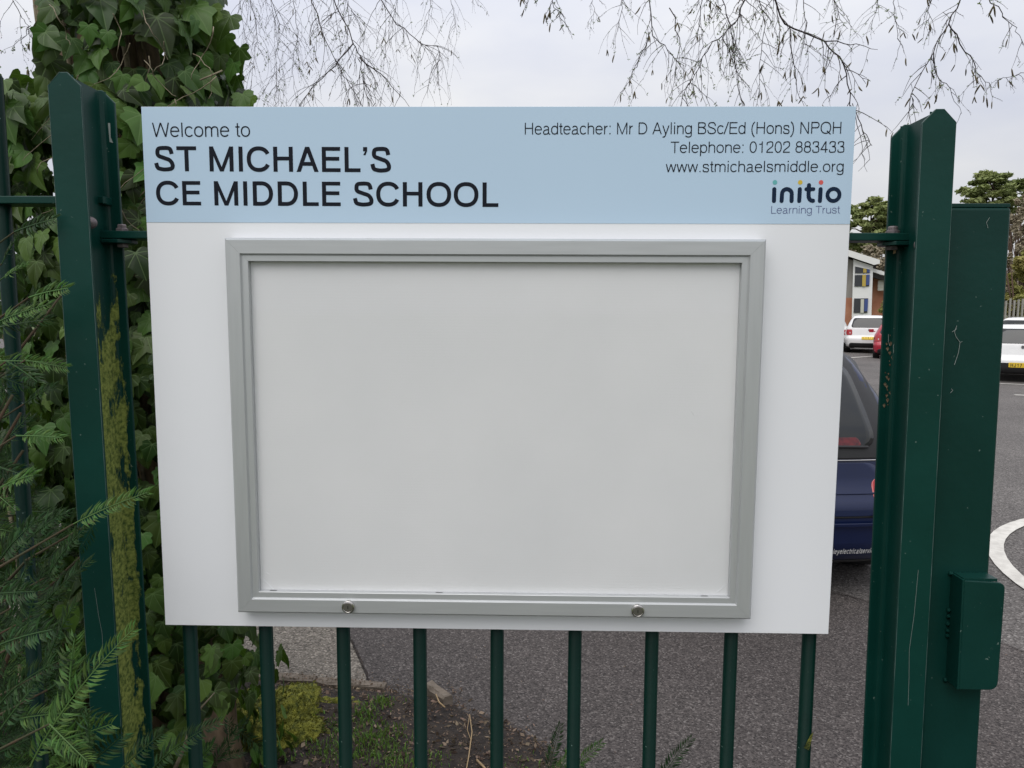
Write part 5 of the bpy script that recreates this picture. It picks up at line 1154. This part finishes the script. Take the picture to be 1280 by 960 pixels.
# right group and small stray ends
for pts, Y, r0, dn, ln, nc in [
    ([(1208, -12), (1185, 30), (1165, 65), (1140, 115), (1141, 136)], 1.4, .0026, 1.2, .12, 8), ([(1185, 30), (1205, 62), (1222, 90), (1240, 110)], 1.42, .002, 1.1, .10, 8), ([(1165, 66), (1172, 92), (1185, 110), (1202, 142)], 1.42, .0016, .8, .08, 4), ([(1122, -12), (1118, 30), (1130, 66)], 1.5, .0016, .9, .1, 3),
    ([(1232, -12), (1250, 18), (1270, 34), (1278, 56)], 1.4, .002, .8, .09, 3), ([(1290, 84), (1262, 96), (1244, 100)], 1.4, .0016, .7, .05, 2), ([(690, -14), (694, 8), (700, 24)], 1.5, .0022, 1.3, .07, 5), ([(655, -12), (660, 2), (657, 14)], 1.5, .0014, .6, .05, 2), ([(738, -12), (742, 10), (740, 26)], 1.9, .0012, 1.0, .08, 1), ([(1170, -12), (1160, 14), (1163, 40)], 1.5, .0018, 1.2, .1, 4), ([(1095, -12), (1099, 8), (1090, 30)], 1.6, .0016, 1.1, .1, 3),
    ([(10, -12), (28, 20), (38, 36), (60, 60)], 1.6, .0018, .8, .12, 2), ([(38, 32), (28, 48), (10, 60)], 1.6, .0012, .7, .08, 1), ([(290, 140), (1278, 320)][:1] + [(1282, 150), (1272, 160)][0:0] + [(294, 150)], 1.2, .0005, 0, .01, 0)]:
    if pts[0][0] == 290: continue
    bough(pts, Y, r0, dn, ln, nc, leafy=.3)
lm = MB()
for pts, r_ in [([(0, 0, 0), (.05, .05, 2), (-.05, 0, 3.6), (-.3, -.3, 4.6)], [.16, .13, .10, .07]), ([(-.3, -.3, 4.6), (-1.6, -.5, 4.7), (-3.0, -.4, 4.45)], [.07, .045, .02]), ([(-.05, 0, 3.6), (-.4, -.8, 4.0), (-.9, -1.4, 3.9)], [.05, .03, .015]), ([(-.3, -.3, 4.6), (.4, -.9, 4.5), (1.0, -1.6, 4.1)], [.05, .03, .015])]: pass

# ------------------------------------------------------------------ far trees and fence
M['pine'] = mat('pine_needles', (.15, .19, .065), rough=.9, var=(.28, .31, .12), scale=.5, trans=.1); M['pine_trunk'] = mat('pine_trunk', (.11, .07, .05), rough=.9)
M['brown_twigs'] = mat('bare_winter_twigs', (.23, .20, .14), rough=1, var=(.36, .31, .22), scale=.3); M['catkin_yellow'] = mat('yellow_green_spring_growth', (.24, .24, .07), rough=1, var=(.38, .33, .13), scale=.4, trans=.15)
def clumps(cl, n, size, flat=1.0):
    """small crossed faces spread through ellipsoid clumps: cl = list of (centre, radii)"""
    vol = np.array([r_[0] * r_[1] * r_[2] for c, r_ in cl]) ** .7; pick = rng.choice(len(cl), n, p=vol / vol.sum()); C_ = np.array([c for c, r_ in cl])[pick]; R_ = np.array([r_ for c, r_ in cl])[pick]
    d = rng.normal(size=(n, 3)); d /= np.linalg.norm(d, axis=1)[:, None]; rad = rng.random(n) ** .42; P_ = C_ + d * rad[:, None] * R_ * (1 + .18 * rng.normal(size=(n, 1)))
    a = rng.normal(size=(n, 3)); a[:, 2] *= flat; a /= np.linalg.norm(a, axis=1)[:, None]; b_ = np.cross(a, rng.normal(size=(n, 3))); b_ /= np.linalg.norm(b_, axis=1)[:, None]; s_ = size * rng.uniform(.5, 1.3, (n, 1))
    return np.stack([P_ - a * s_, P_ + b_ * s_ * .45, P_ + a * s_, P_ - b_ * s_ * .45], 1).reshape(-1, 3)
def far_tree(kind, px, Y, top, wpx, label, base=405, n=5200, cy_px=280, group='trees beyond the car park'):
    c = at(px, 389, Y); H = at(px, top, Y).z; Wd = wpx / 887 * (Y + 1.2); e = empty(kind + '_tree', (c.x, c.y, 0), label, 'tree', group); rr_ = random.Random(int(px * 7 + top))
    cl = []; tr_ = MB()
    if kind == 'pine':
        tr_.tube([(0, 0, 0), (.1, 0, H * .5), (-.1, 0, H * .9)], [.035 * H * .5, .02 * H * .5, .006 * H * .5], 8)
        zc = at(px, cy_px, Y).z; hz_ = H - zc; tops = []
        for k in range(95):
            a = rr_.uniform(0, 6.28); v_ = rr_.uniform(-.9, 1); q = Wd * .5 * math.sqrt(max(0, 1 - v_ * v_)) * rr_.uniform(.35, 1.0); rr2 = rr_.uniform(.10, .22) * Wd * .5
            c_ = (math.cos(a) * q, math.sin(a) * q, zc + hz_ * v_ * .93 * rr_.uniform(.75, 1)); cl.append((c_, (rr2 * 1.25, rr2 * 1.25, rr2 * .55)))
            if k % 3 == 0: tr_.tube([(0, 0, c_[2] - q * .4), (c_[0] * .6, c_[1] * .6, c_[2] - .1), c_], [.09, .06, .03], 4)
        m_ = M['pine']; size = .0034 * Y
    elif kind == 'shrub':
        for k in range(30): a = rr_.uniform(0, 6.28); z = H * rr_.uniform(.15, .95); q = Wd * .5 * rr_.random() * (1 - .4 * z / H); rr2 = Wd * rr_.uniform(.08, .16); cl.append(((math.cos(a) * q, math.sin(a) * q, z), (rr2, rr2, rr2 * .8)))
        for k in range(9): a = rr_.uniform(0, 6.28); tr_.tube([(0, 0, 0), (math.cos(a) * Wd * .15, math.sin(a) * Wd * .15, H * .45), (math.cos(a) * Wd * .34, math.sin(a) * Wd * .34, H * .9)], [.09, .05, .01], 5)
        m_ = M['catkin_yellow']; size = .0032 * Y
    else:
        for k in range(40):
            a = rr_.uniform(0, 6.28); z = H * rr_.uniform(.35, 1); q = Wd * .5 * math.sqrt(rr_.random()) * math.sin(math.pi * min(.95, (z / H - .2))) ; rr2 = Wd * rr_.uniform(.07, .13); cl.append(((math.cos(a) * q, math.sin(a) * q, z - rr2), (rr2, rr2, rr2 * 1.4)))
            if k % 2: tr_.tube([(0, 0, z * .45), (math.cos(a) * q * .5, math.sin(a) * q * .5, z * .75), (math.cos(a) * q, math.sin(a) * q, z)], [.10, .06, .015], 4)
        tr_.tube([(0, 0, 0), (.2, 0, H * .5), (0, 0, H * .9)], [.025 * H * .6, .015 * H * .6, .02], 7)
        m_ = M['brown_twigs']; size = .0026 * Y
    tr_.build('trunk', M['pine_trunk'], e, smooth=True); c2 = link('crown', fast_mesh('crown', clumps(cl, n, size, .5), 4, m_), e)
    return e
far_tree('pine', 1083, 66, 242, 62, 'round topped dark pine rising above the railing right of the sign', n=15000, cy_px=284)
far_tree('pine', 1231, 74, 211, 74, 'flat topped green pine standing above the gate post', n=15000, cy_px=246)
for px, Y, top, w_, kind, lab in [
    (1058, 74, 300, 40, 'bare', 'brown leafless tree left of the round topped pine'), (1092, 62, 304, 50, 'bare', 'brown leafless tree directly behind the school building roof'), (1116, 76, 296, 50, 'bare', 'tall brown leafless tree hidden behind the right post'),
    (1274, 70, 232, 34, 'bare', 'tall grey brown bare tree at the right edge of the photo'), (1262, 62, 262, 30, 'bare', 'thin bare tree next to the gate post'), (1270, 58, 318, 46, 'shrub', 'yellow green shrub with spring catkins at the right edge'), (1292, 60, 300, 50, 'shrub', 'tall yellow green shrub just beyond the right edge'),
    (1240, 64, 320, 50, 'shrub', 'yellow green shrub hidden behind the gate post'), (1190, 70, 300, 60, 'bare', 'bare tree hidden behind the gate post'), (1150, 72, 290, 60, 'bare', 'bare tree behind the post flange'), (1320, 66, 250, 60, 'bare', 'bare tree outside the right edge'), (1108, 43.5, 372, 16, 'shrub', 'low yellow green shrub in front of the brick wing')]:
    far_tree(kind, px, Y, top, w_, lab, n=6500 if kind == 'bare' else 6000)
# tall mesh fence by the trees on the right
vf = empty('boundary_fence', (0, 0, 0), 'tall grey boundary fence with thin posts in front of the yellow green shrubs', 'fence')
M['fence_grey'] = mat('grey_timber_post', (.30, .29, .26), rough=.9)
for k in range(16):
    p = at(1236 + 5.2 * k, 389, 50 + .1 * k); o = recalc(MB().box(-.05, .05, -.05, .05, 0, 2.6 + random.uniform(-.1, .1)).build('post', M['fence_grey'], vf)); o.location = (p.x, p.y, 0)
for z in (.5, 1.4, 2.3):
    a, b2 = at(1236, 389, 50.1), at(1236 + 78, 389, 51.6); MB().tube([(a.x, a.y, z), (b2.x, b2.y, z)], .02, 4).build('wire', M['fence_grey'], vf)
# grass verge and a far wood that closes the horizon
poly_sheet('grass_verge', [(20, 39), (60, 36), (80, 70), (20, 70)], .03, M['grassland'])
cl = []
for k in range(260):
    x = -140 + 330 * k / 260; hh = random.uniform(5, 9); cl.append(((x, 112 + random.uniform(-6, 8), hh * .5), (4.5, 4.5, hh * .55)))
fw = link('distant_wood', fast_mesh('distant_wood', clumps(cl, 60000, .42, .7), 4, M['brown_twigs'])); tag(fw, 'hazy brown strip of woodland along the horizon', 'woodland', kind='stuff')
